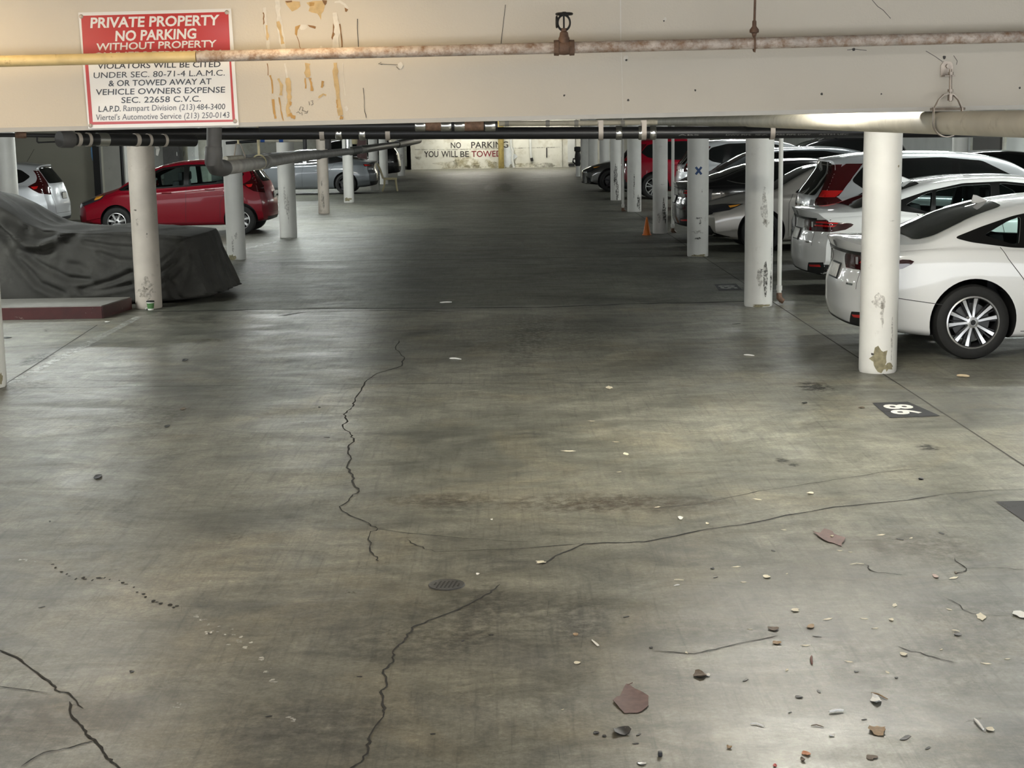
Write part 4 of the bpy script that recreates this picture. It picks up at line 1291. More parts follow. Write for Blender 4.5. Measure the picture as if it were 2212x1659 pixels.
# ------------------------------------------------------------------ things standing about
cb = empty('curb_platform', (-6.9, 18.05, 0), 0, 'low concrete platform with dark red painted edge at the left', 'curb')
bm_v = [(-10.2, 17.62), (-4.64, 17.62), (-4.52, 18.5), (-10.2, 18.5)]
t = MB().prism([(x + 6.9, y - 18.05) for x, y in bm_v], .152)
t.build('slab', 'curb_top', cb)
t = MB()
t.box((-.52, -.434, .0725), (5.56, .012, .139))
t.add([(2.262, -.432, .003), (2.386, .45, .003), (2.386, .45, .142), (2.262, -.432, .142), (2.272, -.432, .003), (2.396, .45, .003), (2.396, .45, .142), (2.272, -.432, .142)], [(4, 5, 6, 7), (3, 2, 1, 0), (0, 1, 5, 4), (3, 7, 6, 2), (1, 2, 6, 5), (0, 4, 7, 3)])
t.build('painted_edge', 'curb_red', cb)

cp = empty('paper_cup', (-4.255, 18.40, 0), 0, 'white and green paper cup with black rim at the foot of the beige pillar', 'cup')
MB().lathe([(0, 0), (.034, 0), (.046, .10), (.043, .10), (.032, .006), (0, .006)], 24).build('cup_wall', 'cup_white', cp)
MB().lathe([(.0365, .02), (.0455, .085)], 24).build('printed_band', 'cup_green', cp)
MB().lathe([(0, .098), (.042, .098), (.048, .099), (.050, .106), (.046, .112), (.025, .110), (0, .106)], 24).build('lid', 'black', cp)

cn = empty('traffic_cone', (2.80, 29.46, 0), 0, 'small orange traffic cone at the foot of a white pillar', 'cone')
MB().lathe([(.082, .01), (.074, .03), (.016, .335), (.010, .345), (0, .346)], 28).build('cone_body', 'cone', cn)
MB().lathe([(0, 0), (.092, 0), (.092, .012), (.07, .016)], 28).build('base', 'cone', cn)

chx, chy = -3.68, 51.45
pc = empty('plastic_chair', (chx, chy, 0), R(4), 'beige plastic chair standing behind the grey sedan tail', 'chair')
t = MB()
t.rbox((0, 0, .41), (.46, .44, .07), .025)
t.build('seat', 'chair', pc)
t = MB()
vs, fs = [], []
for i in range(9):
    s = i / 8
    z = .42 + .5 * s
    x = -.20 - .13 * s - .05 * s * s
    for j in range(7):
        q = (j / 6 - .5)
        vs.append((x - .03 * (1 - (2 * q) ** 2), q * (.42 - .06 * s), z))
for d in (0, 1):
    pass
n0 = len(vs)
vs += [(x - .045, y, z) for x, y, z in vs]
for i in range(8):
    for j in range(6):
        a = i * 7 + j
        fs += [(a, a + 1, a + 8, a + 7), (n0 + a, n0 + a + 7, n0 + a + 8, n0 + a + 1)]
    for j in (0, 6):
        a = i * 7 + j
        fs.append((a, a + 7, n0 + a + 7, n0 + a))
for j in range(6):
    fs += [(j, n0 + j, n0 + j + 1, j + 1), (56 + j, 57 + j, n0 + 57 + j, n0 + 56 + j)]
t.add(vs, fs, 0, True)
t.build('backrest', 'chair', pc)
for sx, sy in ((1, 1), (1, -1), (-1, 1), (-1, -1)):
    MB().tube([(sx * .18, sy * .18, .415), (sx * .20, sy * .195, .2), (sx * (.23 if sx > 0 else .27), sy * .21, 0)], [.036, .032, .028], 10).build('leg', 'chair', pc)

bl = empty('bollard', (3.15, 62.6, 0), 0, 'slim bollard in black wrapping with white foot by the far pillars', 'bollard')
MB().lathe([(0, 0), (.085, 0), (.085, .5), (0, .5)], 16).build('post', 'pillar', bl)
MB().lathe([(.09, .42), (.12, .5), (.10, .62), (.13, .75), (.11, .9), (.09, .95), (.095, 1.0), (.14, 1.02), (.14, 1.18), (.05, 1.2), (0, 1.2)], 16).build('wrapping', 'black', bl)
MB().tube([(-.1, -.02, .5), (-.2, -.03, .6), (-.18, -.03, .72), (-.1, -.02, .7)], .03, 10).build('strap', 'black', bl)

# odds and ends behind the left row
o = MB().box((-9.80, 37.62, HC_ / 2), (.16, .16, HC_)).build('steel_post', 'black', None, (-9.80, 37.62, 0))
tag(o, 'black square post at the end of the olive grey partition', 'post')
p = P(204, 335, 37.66)
t = MB()  # stand-in sheet for a light blue glimpse of unknown kind
vs = [P(198, 318, 37.66), P(198, 326, 37.66), P(199, 338, 37.66), P(202, 347, 37.66), P(207, 351, 37.66), P(209, 352, 37.66), P(209, 344, 37.66), P(206, 334, 37.66), P(204, 318, 37.66)]
vs = [v + Vector((-.02, -.01, 0)) for v in vs]
t.add(vs + [v + Vector((0, .02, 0)) for v in vs], [tuple(range(9)), tuple(reversed(range(9, 18)))] + [(i, 9 + i, 9 + (i + 1) % 9, (i + 1) % 9) for i in range(9)])
tag(t.build('blue_sheet', pbr('light_blue_fill', (.22, .50, .85), .4), None, p), 'light blue curved sheet beside the black square post', 'sheet')
o = MB().box((-11.05, 44.5, HC_ / 2), (.62, .5, HC_)).build('square_pillar', 'pillar', None, (-11.05, 44.5, 0))
tag(o, 'broad square white pillar behind the red hatchback bonnet', 'pillar', None, 'thing')
tag(MB().tube([(-10.15, 41.5, 0), (-10.15, 41.5, HC_)], .045, 12).build('drop_pipe', 'abs', None, (-10.15, 41.5, 0)), 'black upright pipe between the square pillar and the beige pillar', 'pipe')
t = MB()
bx_, by_ = -12.3, 54.0
for i in range(3):
    t.box((bx_ + (i - 1) * .22, by_, 1.5), (.05, .12, 2.9))
for k in range(12):
    t.box((bx_, by_, .12 + k * .24), (.44, .12, .05))
    for i in (-.11, .11):
        t.torus((bx_ + i, by_, .24 + k * .24), .085, .022, 'y', 16, 6)
tag(t.build('block_screen', 'wall_pale', None, (bx_, by_, 0)), 'screen of pierced round-hole blocks above the red hatchback windscreen', 'screen')
for i, (u0, u1, Y, mt, lab) in enumerate(((350, 386, 54, 'grey_pipe_dark', 'dark grey cupboard above the red hatchback front window'), (388, 402, 55, 'wall_grey', 'narrow olive cupboard beside the dark grey cupboard'), (404, 420, 54, 'wall_pale', 'pale cupboard beside the narrow olive cupboard'), (424, 446, 55, 'wall_white', 'white cupboard just left of the black drop pipe'))):
    a, c = P(u0, 300, Y), P(u1, 300, Y)
    rt = empty('cupboard', ((a.x + c.x) / 2, Y + .3, 0), 0, lab, 'cupboard')
    w_ = c.x - a.x
    MB().box((0, 0, .98), (w_, .6, 1.96)).build('body', mt, rt)
    MB().box((0, -.31, 1.45), (w_ - .04, .02, .9)).box((0, -.31, .5), (w_ - .04, .02, .9)).build('door', mt, rt)
    MB().box((w_ / 2 - .08, -.335, 1.3), (.02, .03, .14)).build('handle', 'steel', rt)
tag(MB().box((-5.22, 58.5, .85), (.36, .25, 1.7)).build('red_locker', 'curb_red', None, (-5.22, 58.5, 0)), 'tall dark red locker seen past the grey sedan roof', 'locker')
tag(MB().box((-4.55, 55.2, HC_ / 2), (.2, .2, HC_)).build('steel_post', 'black', None, (-4.55, 55.2, 0)), 'black upright post behind the beige plastic chair', 'post')

# painted bay numbers
def bay_number(corners, text, label, dark='pad_black', white='pad_white', fade=1.0):
    tl, tr, br, bl_ = [F(u, v, .003) for u, v in corners]
    c = (tl + tr + br + bl_) / 4
    rt = empty('bay_number', c, 0, label, 'painted number')
    MB().flat([bl_ - c, br - c, tr - c, tl - c]).build('painted_ground', dark, rt, recalc=False)
    if text:
        vs, fs = text_geo(text, 1, 1, .03, 1.15)
        # the number is read from the right-hand side of the aisle: its top points to the cars
        t = MB()
        W_ = .40
        H_ = .21
        t.add([(-.10 + v.y * H_ + (.5 - v.x) * -.0, (.5 - v.x) * W_, .0008) for v in vs], fs)
        t.build('numeral', white, rt, recalc=False)
    return rt


bay_number([(1884, 870), (1961, 867.5), (2031, 898), (1922, 902.5)], '86', 'white number 86 on a black rectangle near the closest white pillar')
M['pad_faded'] = pbr('faded_white_floor_paint', (.30, .30, .28), .7, var=.3, vscale=30)
bay_number([(1543, 614), (1590, 612.5), (1603, 626), (1553, 628)], '85', 'faded number on a dark rectangle left of the scraped pillar', 'pad_black', 'pad_faded')
bay_number([(2151, 1083), (2280, 1080), (2380, 1125), (2218, 1130)], '', 'black painted rectangle on the floor at the right edge')

# ------------------------------------------------------------------ floor drain and litter
dc = F(965, 1264)
dr = empty('floor_drain', dc, 0, 'round dark cast iron floor drain set in the concrete', 'drain')
MB().lathe([(0, .003), (.076, .003), (.084, .006), (.087, .001)], 36).build('rim', pbr('dark_drain_iron', (.075, .074, .07), .6, metal=.3, bump=.2), dr)
t = MB()
for row in range(-2, 3):
    for k in range(-3, 4):
        x, y = k * .019 + row * .004, row * .022
        if x * x + y * y < .0042:
            t.flat([(x - .005, y - .008, .0045), (x + .003, y - .008, .0045), (x + .006, y + .008, .0045), (x - .002, y + .008, .0045)])
t.build('slots', 'crack', dr, recalc=False)


def leaf(name, u, v, wpx, hpx, mat, label, cat, lift=.006, jag=.2, n=12, curl=.4, rot=0.0, seed=0, outline=None, stem=None, group=None):
    rn = random.Random(int(u * 7 + v + seed))
    lift *= .7
    c = F(u, v)
    d = c.y
    sx = wpx * d / FPX / 2
    sy = hpx * d / FPX / 2 * d / HCAM
    sy = min(sy, sx * 3.0)
    ring = outline or blob(0, 0, 1, 1, n, jag, rn)
    ca, sa = math.cos(rot), math.sin(rot)
    pts = []
    for x, y in ring:
        x, y = x * sx, y * sy
        pts.append((x * ca - y * sa, x * sa + y * ca))
    n = len(pts)
    ph = rn.uniform(0, 6)
    hz = [.002 + lift * (1 + curl * math.sin(2 * math.pi * i / n * 2 + ph)) for i in range(n)]
    t = MB()
    top = [(p[0], p[1], z) for p, z in zip(pts, hz)]
    inn = [(p[0] * .5, p[1] * .5, .002 + lift * .55) for p in pts]
    t.add(top + inn + [(0, 0, .002 + lift * .5)], [(i, (i + 1) % n, n + (i + 1) % n, n + i) for i in range(n)] + [(n + i, n + (i + 1) % n, 2 * n) for i in range(n)], 0, True)
    low = [(p[0], p[1], max(.0008, z - .0015)) for p, z in zip(pts, hz)]
    lin = [(p[0] * .5, p[1] * .5, .001) for p in pts]
    t.add(low + lin + [(0, 0, .001)], [(n + i, n + (i + 1) % n, (i + 1) % n, i) for i in range(n)] + [(2 * n, n + (i + 1) % n, n + i) for i in range(n)], 0, True)
    t.add(top + low, [(i, n + i, n + (i + 1) % n, (i + 1) % n) for i in range(n)])
    if stem:
        t.tube([(stem[0] * sx, stem[1] * sy, .004), (stem[2] * sx, stem[3] * sy, .006)], .0018, 6)
    o = t.build(name, mat, None, None, recalc=False)
    o.location = c
    return tag(o, label, cat, group)


def twig(u0, v0, u1, v1, r_, mat, label, name='twig', cat='twig', bend=.01):
    a, c = F(u0, v0), F(u1, v1)
    m_ = (a + c) / 2 + Vector((0, bend, .002))
    pts = [p - a + Vector((0, 0, r_ + .001)) for p in (a, a.lerp(m_, .5), m_, m_.lerp(c, .5), c)]
    o = MB().tube(pts, [r_ * .6, r_, r_, r_, r_ * .6], 8).build(name, mat)
    o.location = a
    return tag(o, label, cat)


BIG1 = [(-.05, 1.0), (.12, .9), (.35, .62), (.72, .34), (1.0, .05), (.92, -.25), (.86, -.55), (.45, -.86), (.2, -.95), (-.2, -.93), (-.5, -.96), (-.72, -.65), (-.8, -.5), (-1.0, -.18), (-.75, .05), (-.55, .12), (-.42, .38), (-.2, .8)]
leaf('dry_leaf', 1362, 1510, 83, 72, 'leaf_purple', 'largest purple-brown dry leaf lying flat in the right foreground', 'leaf', .006, outline=BIG1, curl=.7, stem=(.0, .9, .3, 1.02))
BIG2 = [(-.95, .62), (-.82, .55), (-.5, .45), (-.2, .75), (.1, 1.0), (.32, .85), (.5, .62), (.44, .3), (.62, .05), (1.0, -.2), (.75, -.5), (.45, -.75), (.3, -1.0), (.1, -.8), (-.15, -.6), (-.4, -.55), (-.62, -.35), (-.8, 0)]
leaf('dry_leaf', 1793, 1162, 62, 42, 'leaf_purple', 'torn reddish brown leaf with pale flake on it, right of the long crack', 'leaf', .008, outline=BIG2, curl=.6)
leaf('leaf_scrap', 1797, 1161, 8, 3, 'flake', 'tiny pale flake lying on the torn reddish brown leaf', 'scrap', .012, curl=.1)
leaf('dry_leaf', 1896, 1580, 40, 20, 'leaf_tan', 'crumpled tan dry leaf near the bottom right corner', 'leaf', .010, .25, 14, .8)
leaf('dry_leaf', 1881, 1636, 26, 12, 'leaf_brown', 'flat dull brown leaf just below the crumpled tan leaf', 'leaf', .003, .3, 12)
leaf('dry_leaf', 1512, 1460, 30, 13, 'leaf_brown', 'rolled brown leaf with a white tip up from the biggest leaf', 'leaf', .012, .2, 12, .6)
leaf('paper_scrap', 1529, 1460, 10, 6, 'white_bit', 'white scrap at the tip of the rolled brown leaf', 'scrap', .006)
leaf('plastic_shard', 1341, 1583, 36, 18, 'chip_dark', 'crumpled dark plastic shard below the largest leaf', 'shard', .014, .3, 11, .8, .5)
leaf('foil_scrap', 1358, 1579, 14, 8, 'silver_bit', 'shiny foil bit at the end of the dark plastic shard', 'scrap', .012, .3)
leaf('dark_chip', 1288, 1585, 14, 6, 'chip_dark', 'dark chip left of the crumpled plastic shard', 'chip', .005)
leaf('dark_chip', 1305, 1591, 10, 4, 'chip_dark', 'small dark sliver between the dark chip and plastic shard', 'chip', .003)
t = MB().rbox((0, 0, .010), (.015, .018, .018), .004)
o = t.build('pebble', 'chip_dark')
o.location = F(1426, 1634)
tag(o, 'dark cube-like pebble near the bottom edge', 'pebble')
leaf('foil_scrap', 1387, 1651, 18, 8, 'silver_bit', 'silver scrap left of the dark cube-like pebble', 'scrap', .004)
leaf('leaf_scrap', 1169, 1216, 22, 6, 'flake', 'ragged cream scrap right of the floor drain beside the crack end', 'scrap', .006, .35)
leaf('leaf_scrap', 1032, 1241, 8, 4, 'white_bit', 'small white scrap just above right of the floor drain', 'scrap', .004)
leaf('leaf_scrap', 1244, 1371, 13, 6, 'leaf_tan', 'tan flake above the pair of cream flakes in the middle foreground', 'scrap', .002)
leaf('leaf_scrap', 1247, 1433, 15, 6, 'flake', 'oval cream flake up left of the largest leaf', 'scrap', .004, .1)
CUR = [(-.9, 1.0), (-.5, .7), (0, .2), (.5, -.35), (1.0, -.95), (.45, -1.0), (-.1, -.5), (-.6, .05), (-1.0, .6)]
leaf('paper_scrap', 1286, 1390, 15, 18, 'white_bit', 'curved white paper curl right of the tan flake', 'scrap', .005, outline=CUR)
leaf('leaf_scrap', 1062, 1123, 6, 3, 'white_bit', 'white speck above the long straight scratch', 'scrap', .003)
leaf('leaf_scrap', 1656, 1247, 16, 7, 'flake', 'cream petal above left of the dull curled leaf pair', 'scrap', .006, .15)
leaf('dry_leaf', 1670, 1360, 22, 9, 'leaf_brown', 'upper of two curled dull leaves in the right foreground', 'leaf', .009, .3)
leaf('dry_leaf', 1677, 1390, 19, 8, 'leaf_tan', 'lower of two curled dull leaves in the right foreground', 'leaf', .008, .3)
leaf('dry_leaf', 1575, 1616, 12, 7, 'leaf_tan', 'tiny brown curled leaf right of the dark cube-like pebble', 'leaf', .008)
twig(1621, 1565, 1651, 1571, .003, 'white_bit', 'pale twig with dark end right of the largest leaf')
leaf('leaf_scrap', 1470, 1120, 12, 7, 'white_bit', 'pinkish white crumb right above the long curved crack', 'scrap', .006)
leaf('leaf_scrap', 1528, 1132, 8, 4, 'flake', 'cream crumb touching the long curved crack', 'scrap', .005)
twig(1456, 1254, 1477, 1255, .003, 'flake', 'upper of two pale slivers in the middle right foreground', 'sliver', 'sliver', 0)
twig(1456, 1267, 1468, 1265, .003, 'white_bit', 'lower of two pale slivers in the middle right foreground', 'sliver', 'sliver', 0)
leaf('dark_chip', 1406, 1400, 9, 3.5, 'chip_dark', 'dark chip midway between curved paper curl and curled leaves', 'chip', .004)
leaf('dark_chip', 1539, 1229, 9, 3.5, 'chip_dark', 'dark chip left of the cream petal', 'chip', .004)
leaf('red_scrap', 1674, 1656, 10, 6, 'red_bit', 'red scrap at the bottom edge', 'scrap', .005)
leaf('petal', 1952, 1415, 17, 8, 'flake', 'half-round cream petal in the right foreground', 'petal', .007, .12)
leaf('paper_scrap', 2203, 1329, 30, 16, 'white_bit', 'white paper piece cut by the right edge', 'scrap', .008, .2)
leaf('leaf_scrap', 1751, 1355, 16, 9, 'leaf_tan', 'tan orange scrap right of the curled dull leaves', 'scrap', .006, .15, rot=-.5)
leaf('leaf_scrap', 1717, 1320, 18, 6, 'flake', 'ragged cream scrap above the tan orange scrap', 'scrap', .006, .35)
leaf('leaf_scrap', 1925, 1340, 10, 5, 'flake', 'cream scrap above the half-round petal', 'scrap', .005, .2)
leaf('pink_scrap', 2021, 1246, 12, 8, pbr('pinkish_scrap', (.48, .36, .32), .6), 'pinkish scrap left of an upright dark sliver', 'scrap', .006, .15)
leaf('dark_chip', 2064, 1238, 5, 15, 'leaf_brown', 'upright dark sliver right of the pinkish scrap', 'chip', .004)
leaf('dark_chip', 2069, 1372, 18, 6, 'chip_dark', 'dark oblong chip beneath a cream sliver at right', 'chip', .004, .12)
twig(2056, 1363, 2073, 1366, .003, 'flake', 'cream sliver above the dark oblong chip', 'sliver', 'sliver', 0)
leaf('dark_chip', 1726, 1507, 18, 5, 'chip_dark', 'black pointed chip above the long white splinter', 'chip', .004, .1)
twig(1791, 1541, 1822, 1538, .006, 'white_bit', 'long white splinter with dark underside in the right foreground', 'splinter', 'splinter', .004)
leaf('crumpled_paper', 1892, 1514, 22, 17, 'white_bit', 'crumpled whitish paper ball above the crumpled tan leaf', 'paper', .012, .3, 14, .8)
twig(1882, 1498, 1917, 1512, .0028, 'leaf_tan', 'thin twig lying over the crumpled whitish paper')
twig(2104, 1556, 2124, 1579, .0055, 'white_bit', 'white bark-like strip at the lower right', 'bark_strip', 'strip', .012)
leaf('leaf_scrap', 2138, 1577, 18, 9, 'flake', 'cream scrap right of the white bark-like strip', 'scrap', .006, .25)
leaf('orange_scrap', 1742, 1630, 18, 10, 'orange_bit', 'orange brown scrap above a round brown pebble', 'scrap', .006, .35)
leaf('pebble', 1734, 1643, 11, 8, 'leaf_brown', 'round brown pebble below the orange brown scrap', 'pebble', .008, .1)
twig(1753, 1420, 1754, 1437, .005, pbr('reddish_twig_bark', (.18, .07, .05), .6), 'short reddish twig standing out below the tan orange scrap')
leaf('dark_chip', 1936, 1465, 9, 3.5, 'chip_dark', 'black chip below the half-round cream petal', 'chip', .003)
leaf('dark_chip', 1850, 1452, 10, 3, 'chip_dark', 'black flat chip left of the chip below the cream petal', 'chip', .003)
twig(1752, 1569, 1779, 1572, .0022, 'leaf_brown', 'thin dark twig left of the crumpled tan leaf')
twig(1836, 1221, 1866, 1220, .003, 'flake', 'pale twig lying at the start of a dark crack at right')
leaf('leaf_scrap', 1797, 1590, 13, 5, 'white_bit', 'pale curled shaving right of the thin dark twig', 'scrap', .006, .3)
leaf('dark_chip', 212, 1031, 17, 9, 'chip_dark', 'dark folded chip in the left middle of the floor', 'chip', .007, .2)
leaf('dark_chip', 361, 921, 11, 5, 'chip_dark', 'lower of two dark flakes on the left part of the floor', 'chip', .005)
leaf('dark_chip', 396, 884, 11, 5, 'leaf_brown', 'upper of two dark flakes on the left part of the floor', 'chip', .005)
leaf('dark_chip', 285, 1452, 12, 4, 'chip_dark', 'dark seed-shaped chip in the left foreground', 'chip', .004, .1)
leaf('dark_chip', 14, 730, 22, 3, 'chip_dark', 'dark flat bit by the left edge before the curb platform', 'chip', .006, .15)
twig(971, 776, 996, 778, .008, 'white_bit', 'white and dark splinter in the middle of the aisle', 'splinter', 'splinter', .01)
twig(950, 655, 976, 654, .008, 'white_bit', 'pale stick on the far side of the cross joint', 'stick', 'stick', .0)
twig(1607, 768, 1629, 770, .007, 'white_bit', 'pale sliver before the scraped pillar', 'sliver', 'sliver', 0)
leaf('paper_scrap', 232, 696, 12, 2, 'white_bit', 'white scrap before the curb platform', 'scrap', .008, .1)
leaf('paper_scrap', 317, 669, 8, 4, 'white_bit', 'crumpled white scrap left of the paper cup', 'scrap', .02, .2)
leaf('paper_scrap', 342, 664, 8, 3, 'leaf_tan', 'tan scrap right of the paper cup', 'scrap', .015, .2)
twig(2067, 814, 2094, 816, .012, pbr('pale_wood', (.5, .40, .26), .6), 'pale wooden stick right of the closest white pillar', 'stick', 'stick', 0)
leaf('dark_chip', 1738, 871, 12, 2, 'chip_dark', 'dark chip left of the bay number 86', 'chip', .006, .1)
leaf('dark_chip', 1861, 881, 14, 2.5, 'leaf_brown', 'brown sliver at the left corner of the bay number 86', 'chip', .005, .1)
leaf('leaf_scrap', 1750, 1067, 15, 4, 'flake', 'cream scrap with dark edge above the torn reddish leaf', 'scrap', .008, .15)
leaf('dark_chip', 1989, 1036, 12, 3.5, 'chip_dark', 'dark tent-shaped chip below the bay number 86', 'chip', .010, .1)
for i, (u, v, w_) in enumerate(((1316, 838, 16), (1337, 1020, 5), (1278, 910, 7), (1352, 981, 12), (1228, 975, 13), (1330, 955, 7), (1420, 1096, 7), (1636, 1079, 9), (1693, 1145, 5), (1903, 1156, 9), (1968, 1163, 6), (1837, 1193, 4), (1814, 1190, 5), (1890, 1358, 7), (1933, 1308, 11), (2050, 1317, 7), (2120, 1333, 22), (2060, 1249, 12), (1866, 1337, 8), (1788, 1338, 11), (1834, 1430, 8), (1917, 1453, 7), (2033, 1404, 5), (2130, 1434, 10), (2176, 1424, 6), (1740, 1395, 9), (1700, 1448, 7), (1215, 1534, 4), (1483, 1411, 6), (1590, 1225, 9), (1606, 1258, 6), (1620, 1360, 5), (1700, 1240, 4))):
    if i == 0:
        src = leaf('leaf_crumb', u, v, w_, w_ * .4, 'flake', 'tiny pale crumb scattered over the right half of the floor', 'crumb', .004, .25, group='pale crumbs scattered on the floor')
    else:
        o = src.copy()
        COL.objects.link(o)
        o.location = F(u, v)
        k = w_ / 16 * o.location.y / src.location.y
        o.scale = (k, k, max(.5, k))
        o.rotation_euler.z = RND.uniform(0, 3)
for i, (u, v, w_) in enumerate(((400, 778, 12), (705, 945, 6), (1060, 1372, 5), (1000, 1385, 5), (776, 1462, 5), (934, 1586, 5), (1372, 1607, 6), (1379, 1588, 6), (1352, 1333, 6), (1545, 1248, 5), (1764, 1375, 8), (1768, 1494, 7), (1706, 1540, 4), (1866, 1555, 5), (1955, 1595, 14), (2004, 1617, 7), (1670, 1190, 6), (1943, 1165, 8), (2033, 1152, 8), (1610, 1470, 8), (1380, 1650, 7), (108, 1127, 5), (90, 1312, 6), (580, 1548, 6), (690, 880, 6), (1590, 700, 8))):
    if i == 0:
        src = leaf('dark_crumb', u, v, w_, w_ * .4, 'chip_dark', 'tiny dark crumb scattered over the floor', 'crumb', .004, .25, group='dark crumbs scattered on the floor')
    else:
        o = src.copy()
        COL.objects.link(o)
        o.location = F(u, v)
        k = w_ / 12 * o.location.y / src.location.y
        o.scale = (k, k, max(.5, k))
        o.rotation_euler.z = RND.uniform(0, 3)


# ------------------------------------------------------------------ cars
def interp2(pts):
    return pchip(sorted(pts))


class Car:
    """a car in its own frame: x from tail (0) to nose (L), y to its left, z up; lofted cross-sections with shaped tail and nose"""

    def __init__(s, **k):
        s.__dict__.update(dict(zb=.17, crown=.045, tumble=.42, plan_r=.30, plan_f=.42, side_in=.05, waist=.5, hip=0.0, roof_in=0.0))
        s.__dict__.update(k)
        s.top = interp2(k['top'])
        s.belt = interp2(k['belt'])
        s.xr = interp2(k['tail'])
        s.xf = interp2(k['nose'])
        s.plan = interp2(k.get('plan', [(0, .90), (.35, .965), (.9, 1.0), (s.L * .6, 1.0), (s.L - .7, .975), (s.L - .25, .92), (s.L, .86)]))

    def section(s, x, shrink=0.0):
        zt = s.top(x) - shrink
        zs = min(s.belt(x), zt - .035)
        w = s.W / 2 * s.plan(x)
        zb = s.zb
        e = s.zb + .10 * (abs(2 * x / s.L - 1) ** 6)
        g = zt - zs
        zm = zb + (zs - zb) * s.waist
        pts = [(0, e), (.5 * w, e), (.86 * w, e + .01), (.95 * w, e + .05), (.975 * w, e + .14), (.995 * w, zb + (zm - zb) * .7), (1.0 * w, zm), (.998 * w, zm + (zs - zm) * .45), (.985 * w, zs - .07), (.965 * w, zs - .022), (.935 * w, zs)]
        gs = min(1, max(0, (g - .06) / .3))
        cr = min(s.crown, g * .5)
        yr = .92 * w - s.tumble * g - .01 - s.roof_in * gs
        ze = zt - cr - .02 * gs
        y0 = .925 * w
        for q in (.12, .38, .66, .9):
            bow = .016 * math.sin(math.pi * q) * gs
            pts.append((y0 + (yr - y0) * q + bow, zs + (ze - zs) * q))
        pts += [(yr - .015, ze + .008), (yr - .06, zt - cr * .72), (yr * .72, zt - cr * .38), (yr * .4, zt - cr * .1), (0, zt)]
        return pts

    def dense(s, pts, sub=3):
        out = []
        n = len(pts)
        for i in range(n - 1):
            p0, p1, p2, p3 = pts[max(0, i - 1)], pts[i], pts[i + 1], pts[min(n - 1, i + 2)]
            for k in range(sub):
                t = k / sub
                r = []
                for c in (0, 1):
                    # centripetal-ish hermite kept inside the segment
                    m1 = (p2[c] - p0[c]) * .5
                    m2 = (p3[c] - p1[c]) * .5
                    d = p2[c] - p1[c]
                    lim = abs(d) * 1.5
                    m1 = max(-lim, min(lim, m1))
                    m2 = max(-lim, min(lim, m2))
                    r.append((2 * t ** 3 - 3 * t * t + 1) * p1[c] + (t ** 3 - 2 * t * t + t) * m1 + (-2 * t ** 3 + 3 * t * t) * p2[c] + (t ** 3 - t * t) * m2)
                out.append(tuple(r))
        out.append(pts[-1])
        return out

    def tail_x(s, y, z):
        return s.xr(z) + s.plan_r * abs(y / (s.W / 2)) ** 3.2

    def nose_x(s, y, z):
        return s.xf(z) - s.plan_f * abs(y / (s.W / 2)) ** 2.6

    def place(s, x, y, z):
        bl = 1.15
        a = 1 - smooth01(x / bl)
        c = smooth01((x - (s.L - bl)) / bl)
        return x + s.tail_x(y, z) * a + (s.nose_x(y, z) - s.L) * c

    def body(s, nx=76, sub=3, deform=None):
        mb = MB()
        st = [s.L * i / nx for i in range(nx + 1)]
        # finer steps near both ends
        st = sorted(set([round(x, 4) for x in st] + [.02, .04, .08, s.L - .02, s.L - .04, s.L - .08]))
        rows = []
        for x in st:
            h = s.dense(s.section(x), sub)
            row = [(y, z) for y, z in h] + [(-y, z) for y, z in reversed(h[1:-1])]
            rows.append([Vector((s.place(x, y, z), y, z)) for y, z in row])
            nh = len(h)
        n = len(rows[0])
        vs = [p for r_ in rows for p in r_]
        fs = []
        for i in range(len(rows) - 1):
            for k in range(n):
                fs.append((i * n + k, i * n + (k + 1) % n, (i + 1) * n + (k + 1) % n, (i + 1) * n + k))
        mb.add(vs, fs, 0, True)
        for x, fn in ((0.0, s.tail_x), (s.L, s.nose_x)):
            h = s.dense(s.section(x), sub)
            mcols = 24
            grid, fs = [], []
            for y, z in h:
                for j in range(mcols + 1):
                    yy = y * (1 - 2 * j / mcols)
                    grid.append(Vector((fn(yy, z), yy, z)))
            for i in range(len(h) - 1):
                for j in range(mcols):
                    a = i * (mcols + 1) + j
                    fs.append((a, a + 1, a + mcols + 2, a + mcols + 1))
            mb.add(grid, fs, 0, True)
        if deform:
            mb.v = [deform(p) for p in mb.v]
        return mb

    def to_bm(s, mb):
        bm = bmesh.new()
        vv = [bm.verts.new(p) for p in mb.v]
        for f, m_ in zip(mb.f, mb.m):
            try:
                fc = bm.faces.new([vv[i] for i in f])
                fc.material_index = m_
                fc.smooth = True
            except ValueError:
                pass
        bmesh.ops.remove_doubles(bm, verts=bm.verts, dist=2e-4)
        bmesh.ops.dissolve_degenerate(bm, edges=bm.edges, dist=1e-5)
        bmesh.ops.recalc_face_normals(bm, faces=bm.faces)
        return bm


def inside(p, poly):
    c = False
    n = len(poly)
    for i in range(n):
        a, b_ = poly[i], poly[(i + 1) % n]
        if (a[1] > p[1]) != (b_[1] > p[1]) and p[0] < (b_[0] - a[0]) * (p[1] - a[1]) / (b_[1] - a[1]) + a[0]:
            c = not c
    return c


def round_poly(poly, r=.03, n=3):
    out = []
    m_ = len(poly)
    for i in range(m_):
        p, a, c = Vector(poly[i]), Vector(poly[i - 1]), Vector(poly[(i + 1) % m_])
        d1, d2 = (a - p), (c - p)
        k = min(r, d1.length * .45, d2.length * .45)
        q1, q2 = p + d1.normalized() * k, p + d2.normalized() * k
        for j in range(n + 1):
            t = j / n
            out.append(tuple((q1 * (1 - t) ** 2 + p * 2 * t * (1 - t) + q2 * t * t)))
    return out


